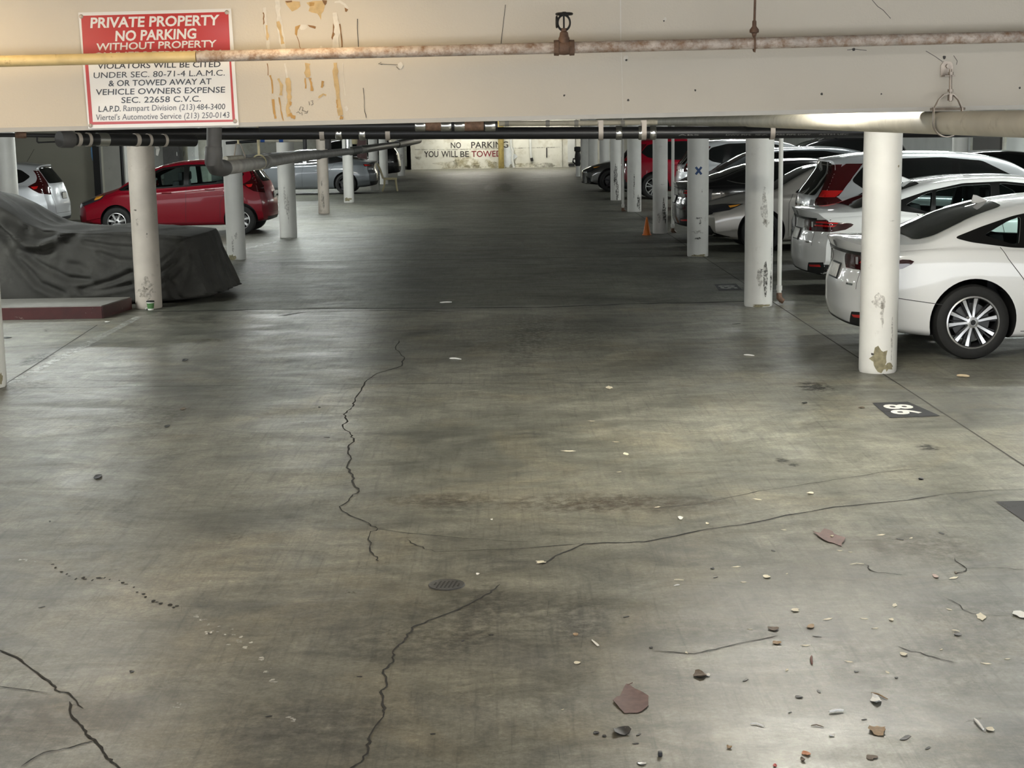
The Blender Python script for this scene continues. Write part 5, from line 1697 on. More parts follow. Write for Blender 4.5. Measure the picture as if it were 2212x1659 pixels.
def drape(mb, bvh, outer, axis, off, mat=0, holes=(), step=.05, thick=0.0, flip=1):
    """lay a flat outline onto the body along a direction: side +-1 (x,z), tail/nose (y,z), top (x,y)"""
    def edges(poly):
        out = []
        for i in range(len(poly)):
            a, b_ = Vector(poly[i]), Vector(poly[(i + 1) % len(poly)])
            n = max(1, int((b_ - a).length / step))
            out += [tuple(a.lerp(b_, k / n)) for k in range(n)]
        return out
    loops = [edges(outer)] + [edges(h) for h in holes]
    pts, ed = [], []
    for lp in loops:
        o = len(pts)
        pts += [Vector(p) for p in lp]
        ed += [(o + i, o + (i + 1) % len(lp)) for i in range(len(lp))]
    x0, x1 = min(p.x for p in pts), max(p.x for p in pts)
    y0, y1 = min(p.y for p in pts), max(p.y for p in pts)
    x = x0 + step / 2
    while x < x1:
        y = y0 + step / 2
        while y < y1:
            if inside((x, y), loops[0]) and not any(inside((x, y), h) for h in loops[1:]):
                pts.append(Vector((x, y)))
            y += step
        x += step
    r = delaunay_2d_cdt(pts, ed, [], 0, 1e-5)
    v2, tris = r[0], r[2]
    out, ok = [], []
    for p in v2:
        if axis in ('left', 'right'):
            sg = 1 if axis == 'left' else -1
            o_, d = Vector((p.x, 3 * sg, p.y)), Vector((0, -sg, 0))
        elif axis == 'tail':
            o_, d = Vector((-3, p.x, p.y)), Vector((1, 0, 0))
        elif axis == 'nose':
            o_, d = Vector((9, p.x, p.y)), Vector((-1, 0, 0))
        else:
            o_, d = Vector((p.x, p.y, 4)), Vector((0, 0, -1))
        h = bvh.ray_cast(o_, d)
        if h[0] is None:
            out.append(Vector((0, 0, 0)))
            ok.append(False)
        else:
            nn = h[1] if h[1].dot(d) < 0 else -h[1]
            out.append(h[0] + nn * off)
            ok.append(True)
    fs = []
    for t in tris:
        cx = sum(v2[i].x for i in t) / len(t)
        cy = sum(v2[i].y for i in t) / len(t)
        if all(ok[i] for i in t) and inside((cx, cy), loops[0]) and not any(inside((cx, cy), h) for h in loops[1:]):
            fs.append(tuple(t))
    mb.add(out, fs, mat, True)
    return mb


def bool_cut(bm, cutters, slots):
    """cut closed solids from a closed body; cutters: list of (bmesh, slot)"""
    me = bpy.data.meshes.new('tmp')
    bm.to_mesh(me)
    for _ in range(slots):
        me.materials.append(None)
    ob = bpy.data.objects.new('tmp', me)
    COL.objects.link(ob)
    tmp = []
    for cb_, slot in cutters:
        bmesh.ops.recalc_face_normals(cb_, faces=cb_.faces)
        for f in cb_.faces:
            f.material_index = slot
        cm = bpy.data.meshes.new('cut')
        cb_.to_mesh(cm)
        for _ in range(slots):
            cm.materials.append(None)
        co_ = bpy.data.objects.new('cut', cm)
        COL.objects.link(co_)
        md = ob.modifiers.new('b', 'BOOLEAN')
        md.operation = 'DIFFERENCE'
        md.solver = 'EXACT'
        md.object = co_
        try:
            md.material_mode = 'INDEX'
        except Exception:
            pass
        tmp.append(co_)
        md.use_self = False
    bpy.context.view_layer.update()
    ev = ob.evaluated_get(bpy.context.evaluated_depsgraph_get())
    out = bmesh.new()
    out.from_mesh(ev.to_mesh())
    for o_ in tmp + [ob]:
        m_ = o_.data
        bpy.data.objects.remove(o_, do_unlink=True)
        bpy.data.meshes.remove(m_)
    return out


def cyl_bm(x, z, r, y0, y1, seg=48):
    b_ = bmesh.new()
    a = [b_.verts.new((x + r * math.cos(2 * math.pi * i / seg), y0, z + r * math.sin(2 * math.pi * i / seg))) for i in range(seg)]
    c = [b_.verts.new((x + r * math.cos(2 * math.pi * i / seg), y1, z + r * math.sin(2 * math.pi * i / seg))) for i in range(seg)]
    b_.faces.new(a)
    b_.faces.new(list(reversed(c)))
    for i in range(seg):
        b_.faces.new((a[i], a[(i + 1) % seg], c[(i + 1) % seg], c[i]))
    return b_


def prism_bm(poly, y0, y1):
    b_ = bmesh.new()
    a = [b_.verts.new((x, y0, z)) for x, z in poly]
    c = [b_.verts.new((x, y1, z)) for x, z in poly]
    b_.faces.new(a)
    b_.faces.new(list(reversed(c)))
    n = len(poly)
    for i in range(n):
        b_.faces.new((a[i], a[(i + 1) % n], c[(i + 1) % n], c[i]))
    return b_


WHEELS = {}


def wheel_meshes(r, w, style):
    key = (r, w, style)
    if key in WHEELS:
        return WHEELS[key]
    rr = r * (.70 if style != 'small' else .62)
    ty = MB()
    h = w / 2
    ty.lathe([(rr - .012, -h * .8), (rr + .004, -h * .93), (rr + .03, -h), (r - .035, -h * .97), (r - .012, -h * .86), (r, -h * .6), (r, h * .6), (r - .012, h * .86), (r - .035, h * .97), (rr + .03, h), (rr + .004, h * .93), (rr - .012, h * .8)], 56, 0, None, 'y', closed=True)
    to = ty.build('tyre', 'rubber', recalc=False)
    ri = MB()
    ri.lathe([(rr + .003, h * .93), (rr - .012, h * .96), (rr - .022, h * .80), (rr - .03, -h * .6), (rr - .012, -h * .8)], 48, 1, None, 'y')
    ri.lathe([(rr + .003, h * .93), (rr - .010, h * .965), (rr - .016, h * .90)], 48, 0, None, 'y')
    fy = h * .90
    ri.lathe([(0, fy + .004), (.028, fy + .004), (.032, fy - .004), (.05, fy - .008), (.062, fy - .03), (.062, fy - .06)], 24, 0, None, 'y')
    ri.lathe([(0, fy + .007), (.022, fy + .007), (.026, fy + .003)], 20, 2, None, 'y')

    def spoke(a, w0, w1, mat, y_in=fy - .008, y_out=fy - .002, skew=0.0, r0=.045, depth=.035):
        c, s_ = math.cos(a), math.sin(a)
        r1 = rr - .012
        pts = []
        for rad, ww, yy, sk in ((r0, w0, y_in, 0), ((r0 + r1) / 2, (w0 + w1) / 2 * .85, y_in - .006, skew * .5), (r1, w1, y_out, skew)):
            for sd in (-1, 1):
                px, pz = rad, sk + sd * ww / 2
                pts.append((px * c - pz * s_, yy, px * s_ + pz * c))
                pts.append((px * c - pz * s_ * .8, yy - depth, px * s_ + pz * c * .8))
        fs = []
        for k in (0, 4):
            fs += [(k, k + 2, k + 6, k + 4), (k + 1, k, k + 4, k + 5), (k + 2, k + 3, k + 7, k + 6), (k + 3, k + 1, k + 5, k + 7)]
        ri.add(pts, fs, mat)
    if style == 'ten':
        for k in range(5):
            a = 2 * math.pi * k / 5 + .16
            spoke(a - .22, .020, .034, 0, skew=-.008)
            spoke(a + .22, .020, .034, 0, skew=.008)
            spoke(a - .06, .010, .014, 1, fy - .03, fy - .012)
            spoke(a + .40, .010, .012, 1, fy - .03, fy - .012)
            spoke(a - .40, .010, .012, 1, fy - .03, fy - .012)
    elif style == 'five':
        for k in range(5):
            a = 2 * math.pi * k / 5 + .3
            spoke(a - .13, .035, .03, 0, skew=-.02)
            spoke(a + .13, .035, .03, 0, skew=.02)
    elif style == 'small':
        for k in range(7):
            spoke(2 * math.pi * k / 7 + .2, .035, .05, 0)
    elif style == 'dark':
        for k in range(5):
            spoke(2 * math.pi * k / 5 + .3, .05, .075, 1)
    wo = ri.build('wheel', ['alloy' if style != 'dark' else 'alloy_dark', 'alloy_dark', 'trim_black'], recalc=True)
    di = MB()
    di.lathe([(0, h * .25), (rr * .72, h * .25), (rr * .72, h * .1), (0, h * .1)], 40, 0, None, 'y')
    di.box((rr * .55, h * .2, 0), (rr * .28, .05, rr * .5), 0)
    do = di.build('brake_disc', 'disc')
    res = [o_.data for o_ in (wo, to, do)]
    for o_ in (wo, to, do):
        bpy.data.objects.remove(o_, do_unlink=True)
    WHEELS[key] = res
    return res


def build_car(name, spec, loc, rz, label, paint, wheel='ten', see=False, detail=1, lamps=None):
    c = spec
    L, W = c.L, c.W
    root = empty(name, loc, rz, label, 'car')
    og = Vector((L / 2, 0, 0))
    bm = c.to_bm(c.body(nx=90 if detail else 60, sub=3 if detail else 2))
    bvh = BVHTree.FromBMesh(bm)
    cuts = []
    wr, ww = c.wheel_r, c.wheel_w
    ax = [c.rear_axle, c.rear_axle + c.wheelbase]
    for x in ax:
        for sg in (-1, 1):
            y1, y0 = sg * (W / 2 + .1), sg * (W / 2 - ww - .10)
            cuts.append((cyl_bm(x, wr + .01, wr + c.__dict__.get('arch', .055), min(y0, y1), max(y0, y1)), 1))
    if see:
        cab = Car.__new__(Car)
        cab.__dict__.update(c.__dict__)
        cab.W = W - .12
        mb = MB()
        rows = []
        N_ = 24
        x0, x1 = c.cabin
        for i in range(N_ + 1):
            x = x0 + (x1 - x0) * i / N_
            h = c.section(x, .035)
            h = [(0, .60), (h[6][0] * .5, .60), (h[6][0] - .09, .60)] + [((y - .06) if y > .07 else y, max(z, .64 + .01 * j)) for j, (y, z) in enumerate(h[7:])]
            row = [(y, z) for y, z in h] + [(-y, z) for y, z in reversed(h[1:-1])]
            rows.append([Vector((c.place(x, y, z), y, z)) for y, z in row])
        n = len(rows[0])
        b_ = bmesh.new()
        vv = [[b_.verts.new(p) for p in r_] for r_ in rows]
        for i in range(N_):
            for k in range(n):
                try:
                    b_.faces.new((vv[i][k], vv[i][(k + 1) % n], vv[i + 1][(k + 1) % n], vv[i + 1][k]))
                except ValueError:
                    pass
        b_.faces.new(vv[0])
        b_.faces.new(list(reversed(vv[-1])))
        bmesh.ops.remove_doubles(b_, verts=b_.verts, dist=1e-4)
        bmesh.ops.dissolve_degenerate(b_, edges=b_.edges, dist=1e-4)
        cuts.append((b_, 2))
        for wpoly in c.windows:
            cuts.append((prism_bm(round_poly(wpoly, .03), -W, W), 1))
    cut = bool_cut(bm, cuts, 3)
    bm.free()
    # seams of doors, bonnet and bumper, part of the body skin
    sm = MB()

    def seam(pts, axis, w=.006):
        d3 = []
        fine = []
        for a, b_ in zip(pts[:-1], pts[1:]):
            n = max(1, int((Vector(b_) - Vector(a)).length / .02))
            fine += [Vector(a).lerp(Vector(b_), k / n) for k in range(n)]
        fine.append(Vector(pts[-1]))
        vs = []
        for i, p in enumerate(fine):
            t = (fine[min(len(fine) - 1, i + 1)] - fine[max(0, i - 1)]).normalized()
            nn = Vector((-t.y, t.x))
            for q in (p - nn * w / 2, p + nn * w / 2):
                if axis in ('left', 'right'):
                    sg = 1 if axis == 'left' else -1
                    h = bvh.ray_cast(Vector((q.x, 3 * sg, q.y)), Vector((0, -sg, 0)))
                elif axis == 'tail':
                    h = bvh.ray_cast(Vector((-3, q.x, q.y)), Vector((1, 0, 0)))
                elif axis == 'nose':
                    h = bvh.ray_cast(Vector((9, q.x, q.y)), Vector((-1, 0, 0)))
                else:
                    h = bvh.ray_cast(Vector((q.x, q.y, 4)), Vector((0, 0, -1)))
                if h[0] is None:
                    return
                ray_d = {'left': Vector((0, 1, 0)), 'right': Vector((0, -1, 0)), 'tail': Vector((-1, 0, 0)), 'nose': Vector((1, 0, 0)), 'top': Vector((0, 0, 1))}[axis]
                nrm = h[1] if h[1].dot(ray_d) > 0 else -h[1]
                vs.append(h[0] + nrm * .0028)
        sm.add(vs, [(2 * i, 2 * i + 1, 2 * i + 3, 2 * i + 2) for i in range(len(fine) - 1)], 1)
    for pts in c.__dict__.get('seams', []):
        for ax_ in ('left', 'right'):
            seam(pts, ax_)
    for pts, ax_ in c.__dict__.get('seams2', []):
        seam(pts, ax_)
    me = bpy.data.meshes.new('body')
    if sm.v:
        off = [cut.verts.new(p) for p in sm.v]
        for f in sm.f:
            fc = cut.faces.new([off[i] for i in f])
            fc.material_index = 1
    bmesh.ops.translate(cut, verts=cut.verts, vec=-og)
    cut.to_mesh(me)
    cut.free()
    for mm in (paint, 'plastic', 'interior'):
        me.materials.append(M[mm])
    for p in me.polygons:
        p.use_smooth = True
    me.set_sharp_from_angle(angle=R(32))
    bo = bpy.data.objects.new('body', me)
    COL.objects.link(bo)
    bo.parent = root

    def part(nm, items, mats, lab=None, parent=None, step=.022):
        mb = MB()
        for it in items:
            outer, axis, off, mat = it[:4]
            drape(mb, bvh, outer, axis, off, mat, it[4] if len(it) > 4 else (), step)
        if not mb.f:
            return None
        o_ = mb.build(nm, mats, parent or root, og, recalc=False, sharp=60)
        if lab:
            o_['label'] = lab
        return o_
    gl = 'glass_clear' if see else 'glass_dark'
    for ax_ in ('left', 'right'):
        for wpoly in c.windows:
            part('side_window', [(round_poly(wpoly, .03), ax_, .001 if see else .005, 0)], gl, step=.07 if see else .04)
        part('window_surround', [(round_poly(c.dlo, .05), ax_, .0045, 0, [round_poly(wp, .03) for wp in c.windows])], 'trim_black', step=.03)
    for nm, poly, ax_ in c.__dict__.get('screens', []):
        part(nm, [(round_poly(poly, .06), ax_, .005, 0)], 'glass_dark', step=.04)
    for nm, items, mats, lab in c.__dict__.get('fittings', []):
        part(nm, items, mats, lab)
    # wheels
    wd_, td_, dd_ = wheel_meshes(wr, ww, wheel)
    for x in ax:
        for sg in (1, -1):
            o_ = bpy.data.objects.new('wheel', wd_)
            COL.objects.link(o_)
            o_.parent = root
            o_.location = (x - L / 2, sg * (W / 2 - ww / 2 - .015), wr)
            if sg < 0:
                o_.rotation_euler = (0, 0, math.pi)
            for nm, dm in (('tyre', td_), ('brake_disc', dd_)):
                q = bpy.data.objects.new(nm, dm)
                COL.objects.link(q)
                q.parent = o_
    # mirrors and door handles
    for sg in (1, -1):
        if c.__dict__.get('mirror'):
            mx_, mz_ = c.mirror
            yb_ = W / 2 * .93
            t = MB()
            t.rbox((mx_ - L / 2, sg * (yb_ + .12), mz_ + .03), (.11, .21, .13), .045)
            t.rbox((mx_ - L / 2 + .02, sg * (yb_ + .0), mz_ - .01), (.06, .08, .04), .015)
            mo = t.build('side_mirror', paint, root)
        for hx_, hz_ in c.__dict__.get('handles', []):
            h = bvh.ray_cast(Vector((hx_, 3 * sg, hz_)), Vector((0, -sg, 0)))
            if h[0] is None:
                continue
            yy = h[0].y + sg * .012
            t = MB()
            t.rbox((hx_ - L / 2, yy + sg * .012, hz_), (.20, .018, .026), .010)
            t.rbox((hx_ - L / 2 - .08, yy, hz_), (.03, .03, .022), .006)
            t.rbox((hx_ - L / 2 + .08, yy, hz_), (.03, .03, .022), .006)
            t.build('door_handle', paint, root)
    if see:
        for sx_ in c.seats:
            for sy_ in (-.36, .36):
                t = MB()
                t.rbox((sx_ - L / 2, sy_, .80), (.16, .50, .62), .06)
                t.rbox((sx_ - L / 2 + .25, sy_, .50), (.55, .50, .16), .05)
                t.rbox((sx_ - L / 2 - .07, sy_, 1.19), (.10, .27, .19), .05)
                t.build('seat', 'seat', root)
    return root, bvh, og


def add_plate(root, og, bvh, L, z, w=.31, h=.155, tilt=0, axis='tail', y=0.0, frame='plastic'):
    o_, d = (Vector((-3, y, z)), Vector((1, 0, 0))) if axis == 'tail' else (Vector((9, y, z)), Vector((-1, 0, 0)))
    hit = bvh.ray_cast(o_, d)
    if hit[0] is None:
        return
    sgn_ = -1 if axis == 'tail' else 1
    p = hit[0] - og + Vector((sgn_ * .012, 0, 0))
    tf = Matrix.Translation(p) @ Matrix.Rotation(R(tilt), 4, 'Y')
    po_ = MB().rbox((0, 0, 0), (.012, w, h), .004, 0, tf).build('plate_frame', frame, root)
    MB().rbox((sgn_ * .008, 0, 0), (.006, w - .03, h - .03), .003, 0, tf).build('licence_plate', 'plate', po_)


def add_fin(root, og, x, z, paint):
    t = MB()
    t.add([(-.09, 0, .075), (-.10, .022, .0), (-.10, -.022, 0), (.10, .018, -.012), (.10, -.018, -.012), (-.06, .010, .07), (-.06, -.010, .07), (.13, 0, -.016), (-.105, 0, .02)],
          [(0, 1, 8), (0, 8, 2), (0, 5, 3, 1), (0, 2, 4, 6), (0, 6, 5), (5, 6, 7), (5, 7, 3), (6, 4, 7), (1, 3, 7, 4, 2, 8)], 0, False, Matrix.Translation(Vector((x, 0, z)) - og))
    t.build('antenna_fin', paint, root)


def add_rails(root, og, c, x0, x1, y, mat='black'):
    for sg in (1, -1):
        pts = []
        for k in range(9):
            x = x0 + (x1 - x0) * k / 8
            pts.append(Vector((x, sg * y, c.top(x) - .03 + (.055 if 0 < k < 8 else .0))) - og)
        MB().tube(pts, .016, 10).build('roof_rail', mat, root)
    for x in (x0 + (x1 - x0) * .25, x0 + (x1 - x0) * .75):
        MB().rbox(Vector((x, 0, c.top(x) + .06)) - og, (.06, 2 * y + .08, .03), .01).build('roof_bar', mat, root)


# --- body shapes
def sedan(**k):
    d = dict(L=4.97, W=1.865, wheel_r=.335, wheel_w=.235, rear_axle=1.07, wheelbase=2.87, arch=.05,
             top=[(0, 1.055), (.10, 1.065), (.40, 1.062), (.60, 1.085), (.85, 1.17), (1.25, 1.315), (1.6, 1.395), (2.0, 1.435), (2.4, 1.442), (2.8, 1.415), (3.05, 1.36), (3.4, 1.19), (3.72, 1.02), (3.85, .985), (4.3, .92), (4.7, .82), (4.97, .70)],
             belt=[(0, .955), (.5, .985), (1.0, 1.0), (1.6, .975), (2.4, .945), (3.4, .925), (3.9, .90), (4.5, .80), (4.97, .62)],
             tail=[(.17, .20), (.24, .10), (.31, .035), (.45, .0), (.60, .0), (.68, .012), (.74, .035), (.82, .055), (.90, .055), (.945, .045), (.98, .03), (1.03, .010), (1.055, .0), (1.09, .02), (1.4, .3)],
             nose=[(.17, 4.82), (.25, 4.92), (.45, 4.97), (.58, 4.97), (.68, 4.93), (.80, 4.82), (1.0, 4.6)],
             dlo=[(.90, 1.085), (1.05, 1.045), (1.42, .992), (2.2, .962), (3.2, .948), (3.40, .965), (3.05, 1.20), (2.78, 1.325), (2.4, 1.365), (1.9, 1.350), (1.45, 1.265), (1.15, 1.175)],
             windows=[[(1.17, 1.105), (1.42, 1.022), (1.47, 1.022), (1.52, 1.26), (1.40, 1.222)], [(1.53, 1.018), (2.20, .99), (2.24, 1.335), (1.90, 1.322), (1.56, 1.265)], [(2.32, .988), (3.18, .975), (2.98, 1.19), (2.74, 1.30), (2.42, 1.338), (2.34, 1.336)]],
             screens=[('rear_window', [(.60, -.60), (.60, .60), (.78, .66), (1.42, .50), (1.46, 0), (1.42, -.50), (.78, -.66)], 'top'), ('windscreen', [(3.70, -.66), (3.70, .66), (2.98, .50), (2.94, 0), (2.98, -.50)], 'top')],
             seams=[[(1.30, 1.0), (1.36, .90), (1.50, .72), (1.56, .55), (1.56, .27)], [(2.30, .96), (2.36, .70), (2.36, .27)], [(3.42, .95), (3.50, .80), (3.50, .27)], [(.34, .57), (.80, .50)], [(1.5, .25), (3.5, .25)]],
             seams2=[([(-.62, .62), (-.60, .80), (-.66, .93)], 'tail'), ([(.62, .62), (.60, .80), (.66, .93)], 'tail'), ([(3.80, -.7), (4.75, -.6)], 'top'), ([(3.80, .7), (4.75, .6)], 'top'), ([(.58, -.70), (.10, -.72)], 'top'), ([(.58, .70), (.10, .72)], 'top')],
             handles=[(1.78, .84), (2.72, .82)], mirror=(3.10, 1.0), cabin=(.85, 3.6), seats=(1.35, 2.35))
    d.update(k)
    return Car(**d)


def sedan_fittings(red='lamp_dark_red', lit='lamp_red'):
    tl_side = [(.06, .935), (.28, .915), (.50, .902), (.535, .888), (.51, .862), (.44, .825), (.30, .80), (.06, .79)]
    f = []
    for ax_, sg in (('right', -1), ('left', 1)):
        yo = [(sg * .36, .90), (sg * .62, .935), (sg * .81, .945), (sg * .81, .80), (sg * .60, .79), (sg * .44, .82)]
        yi = [(sg * .66, .90), (sg * .82, .915), (sg * .82, .90), (sg * .66, .88)]
        f.append(('tail_lamp', [(tl_side, ax_, .004, 0), (yo, 'tail', .004, 0), ([(sg * .62, .915), (sg * .80, .925), (sg * .80, .905), (sg * .62, .895)], 'tail', .007, 1), ([(sg * .60, .875), (sg * .80, .88), (sg * .80, .862), (sg * .58, .855)], 'tail', .007, 1), ([(.16, .918), (.36, .907), (.34, .892), (.16, .90)], ax_, .007, 1), ([(.14, .875), (.34, .876), (.30, .858), (.14, .857)], ax_, .007, 1), ([(sg * .52, .905), (sg * .565, .91), (sg * .56, .84), (sg * .525, .84)], 'tail', .007, 2)], [red, lit, 'lamp_clear'], 'dark lens with red light bars'))
        f.append(('bumper_reflector', [([(sg * .56, .385), (sg * .76, .40), (sg * .77, .372), (sg * .58, .362)], 'tail', .010, 0)], ['lamp_red'], 'red strip reflector'))
        f.append(('headlamp', [([(4.86, .74), (4.55, .79), (4.22, .80), (4.45, .70), (4.80, .64)], ax_, .004, 0), ([(sg * .5, .70), (sg * .74, .75), (sg * .74, .63), (sg * .6, .60)], 'nose', .005, 0), ([(4.46, .765), (4.27, .788), (4.36, .752), (4.44, .735)], ax_, .007, 1)], ['lamp_smoke', 'lamp_amber'], 'smoked lens with amber corner'))
    f.append(('light_bar', [([(-.66, .958), (.66, .958), (.64, .928), (-.64, .928)], 'tail', .006, 0)], ['trim_black'], 'gloss black strip over the plate'))
    f.append(('bumper_insert', [([(-.81, .43), (-.56, .41), (-.46, .30), (.46, .30), (.56, .41), (.81, .43), (.81, .32), (.62, .225), (-.62, .225), (-.81, .32)], 'tail', .004, 0), ([(.14, .405), (.30, .40), (.30, .37), (.14, .31)], 'left', .004, 0), ([(.14, .405), (.30, .40), (.30, .37), (.14, .31)], 'right', .004, 0)], ['plastic'], 'black bumper insert'))
    f.append(('chrome_strip', [([(-.80, .305), (-.62, .235), (.62, .235), (.80, .305), (.80, .29), (.62, .22), (-.62, .22), (-.80, .29)], 'tail', .009, 0)], ['chrome'], None))
    f.append(('emblem', [([(.045 * math.cos(a), .995 + .032 * math.sin(a)) for a in [2 * math.pi * i / 16 for i in range(16)]], 'tail', .006, 0)], ['trim_black'], 'dark oval emblem'))
    f.append(('model_badge', [([(-.56, .665), (-.44, .665), (-.44, .648), (-.56, .648)], 'tail', .005, 0)], ['chrome'], None))
    f.append(('grille', [([(-.36, .74), (.36, .74), (.24, .52), (.44, .24), (-.44, .24), (-.24, .52)], 'nose', .004, 0)], ['trim_black'], None))
    for sg in (1, -1):
        f.append(('fog_vent', [([(sg * .55, .50), (sg * .72, .44), (sg * .80, .26), (sg * .62, .26), (sg * .60, .36)], 'nose', .004, 0)], ['trim_black'], None))
    return f


# two white sedans, tails to the aisle
S1 = sedan()
S1.fittings = sedan_fittings()
cr, bv, og_ = build_car('sedan', S1, (3.13 + S1.L / 2, 14.42, 0), 0, 'pearl white sedan closest to the camera, tail behind the closest white pillar', 'white_paint', 'ten', True)
add_plate(cr, og_, bv, S1.L, .745, tilt=16)
add_fin(cr, og_, 1.40, 1.35, 'white_paint')
S2 = sedan()
S2.fittings = sedan_fittings('lamp_dark_red', 'lamp_red')
cr, bv, og_ = build_car('sedan', S2, (3.72 + S2.L / 2, 19.35, 0), 0, 'pearl white sedan parked between the closest white sedan and the silver SUV', 'white_paint', 'ten', True)
add_plate(cr, og_, bv, S2.L, .735, tilt=16)
add_fin(cr, og_, 1.40, 1.35, 'white_paint')


# silver SUV with tall tail lamps
def suv(**k):
    d = dict(L=4.60, W=1.855, wheel_r=.35, wheel_w=.235, rear_axle=.98, wheelbase=2.66, zb=.22, crown=.05, tumble=.36, arch=.07,
             top=[(0, 1.60), (.25, 1.632), (.7, 1.665), (1.4, 1.69), (2.0, 1.68), (2.5, 1.635), (2.85, 1.55), (3.2, 1.36), (3.55, 1.14), (3.68, 1.09), (4.1, 1.03), (4.4, .95), (4.6, .82)],
             belt=[(0, 1.07), (.5, 1.09), (1.2, 1.08), (2.4, 1.03), (3.4, .99), (3.9, .95), (4.6, .72)],
             tail=[(.22, .14), (.32, .04), (.45, .0), (.72, .0), (.80, .03), (.95, .05), (1.07, .08), (1.30, .24), (1.50, .36), (1.58, .37), (1.60, .33), (1.64, .36)],
             nose=[(.22, 4.48), (.35, 4.57), (.55, 4.6), (.75, 4.58), (.9, 4.5), (1.1, 4.3)],
             dlo=[(.62, 1.30), (.80, 1.17), (1.05, 1.115), (2.2, 1.06), (3.1, 1.03), (3.22, 1.06), (2.85, 1.34), (2.45, 1.545), (1.9, 1.60), (1.2, 1.59), (.80, 1.50)],
             windows=[[(.72, 1.30), (.86, 1.19), (1.05, 1.145), (1.16, 1.535), (.86, 1.47)], [(1.22, 1.14), (2.02, 1.095), (2.02, 1.56), (1.3, 1.55)], [(2.12, 1.09), (3.0, 1.06), (2.76, 1.32), (2.42, 1.50), (2.12, 1.555)]],
             screens=[('rear_window', [(-.58, 1.10), (.58, 1.10), (.56, 1.45), (.44, 1.555), (-.44, 1.555), (-.56, 1.45)], 'tail'), ('windscreen', [(3.52, -.66), (3.52, .66), (2.78, .52), (2.74, 0), (2.78, -.52)], 'top')],
             seams=[[(1.18, 1.12), (1.22, .9), (1.42, .7), (1.46, .3)], [(2.10, 1.06), (2.14, .3)], [(3.24, 1.02), (3.30, .3)]],
             seams2=[([(-.62, 1.08), (-.60, .62), (.60, .62), (.62, 1.08)], 'tail')],
             handles=[(1.62, .96), (2.50, .94)], mirror=(2.98, 1.10), cabin=(.9, 3.3), seats=(1.3, 2.2))
    d.update(k)
    return Car(**d)


def suv_fittings():
    f = []
    for ax_, sg in (('right', -1), ('left', 1)):
        f.append(('tail_lamp', [([(sg * .60, 1.53), (sg * .655, 1.53), (sg * .74, 1.30), (sg * .80, 1.10), (sg * .80, .93), (sg * .64, .93), (sg * .62, 1.04), (sg * .66, 1.10), (sg * .64, 1.30)], 'tail', .006, 0), ([(.40, 1.52), (.52, 1.52), (.45, 1.36), (.37, 1.20), (.39, 1.10), (.58, .95), (.16, .93), (.18, 1.08), (.30, 1.3)], ax_, .006, 0), ([(sg * .67, 1.17), (sg * .78, 1.17), (sg * .80, 1.08), (sg * .67, 1.08)], 'tail', .010, 1), ([(.24, 1.17), (.35, 1.17), (.35, 1.10), (.22, 1.10)], ax_, .010, 1), ([(sg * .50, 1.04), (sg * .63, 1.04), (sg * .63, .93), (sg * .50, .93)], 'tail', .006, 2)], ['lamp_mid_red', 'lamp_red', 'lamp_clear'], 'tall red lens along the rear window'))
        f.append(('headlamp', [([(4.42, .90), (4.05, .93), (4.2, .82), (4.5, .78)], ax_, .004, 0), ([(sg * .5, .82), (sg * .74, .88), (sg * .74, .76), (sg * .55, .74)], 'nose', .004, 0)], ['lamp_smoke'], None))
        f.append(('lower_cladding', [([(.1, .50), (.5, .50), (.62, .62), (.62, .26), (.1, .3)], ax_, .005, 0), ([(1.40, .36), (3.24, .36), (3.24, .27), (1.40, .27)], ax_, .005, 0)], ['plastic'], None))
    f.append(('rear_bumper', [([(-.80, .56), (.80, .56), (.80, .30), (-.80, .30)], 'tail', .006, 0)], ['plastic'], 'black lower bumper'))
    f.append(('chrome_strip', [([(-.56, .965), (.56, .965), (.56, .93), (-.56, .93)], 'tail', .008, 0)], ['chrome'], None))
    f.append(('grille', [([(-.5, .86), (.5, .86), (.44, .66), (-.44, .66)], 'nose', .004, 0)], ['trim_black'], None))
    return f


S3 = suv()
S3.fittings = suv_fittings()
cr, bv, og_ = build_car('suv', S3, (4.22 + S3.L / 2, 21.95, 0), 0, 'silver SUV with tall red tail lamps behind the second white sedan', 'silver_paint', 'five', False)
add_plate(cr, og_, bv, S3.L, .84)

# warm grey sedan, nose to the aisle
S4 = sedan(L=4.9, mirror=(3.02, 1.0))
S4.fittings = sedan_fittings()
cr, bv, og_ = build_car('sedan', S4, (3.30 + S4.L / 2, 25.95, 0), math.pi, 'warm grey sedan, nose with amber lamp corner behind the blue X pillar', 'champagne_paint', 'dark', False)

# black fastback sedan, tail to the aisle
S5 = sedan(top=[(0, 1.04), (.10, 1.05), (.30, 1.06), (.50, 1.10), (.85, 1.20), (1.25, 1.325), (1.6, 1.40), (2.0, 1.44), (2.4, 1.447), (2.8, 1.415), (3.05, 1.36), (3.4, 1.19), (3.72, 1.02), (3.85, .985), (4.3, .92), (4.7, .82), (4.97, .70)])
S5.fittings = sedan_fittings('lamp_dark_red', 'lamp_red') + [('window_chrome', [([(.88, 1.088), (1.05, 1.05), (1.42, .997), (1.42, .982), (1.03, 1.034), (.86, 1.084)], ax_, .007, 0)], ['chrome'], None) for ax_ in ('right', 'left')]
cr, bv, og_ = build_car('sedan', S5, (3.20 + S5.L / 2, 28.45, 0), 0, 'black fastback sedan with its tail showing left of the blue X pillar', 'black_paint', 'five', False)
add_plate(cr, og_, bv, S5.L, .735, tilt=16)

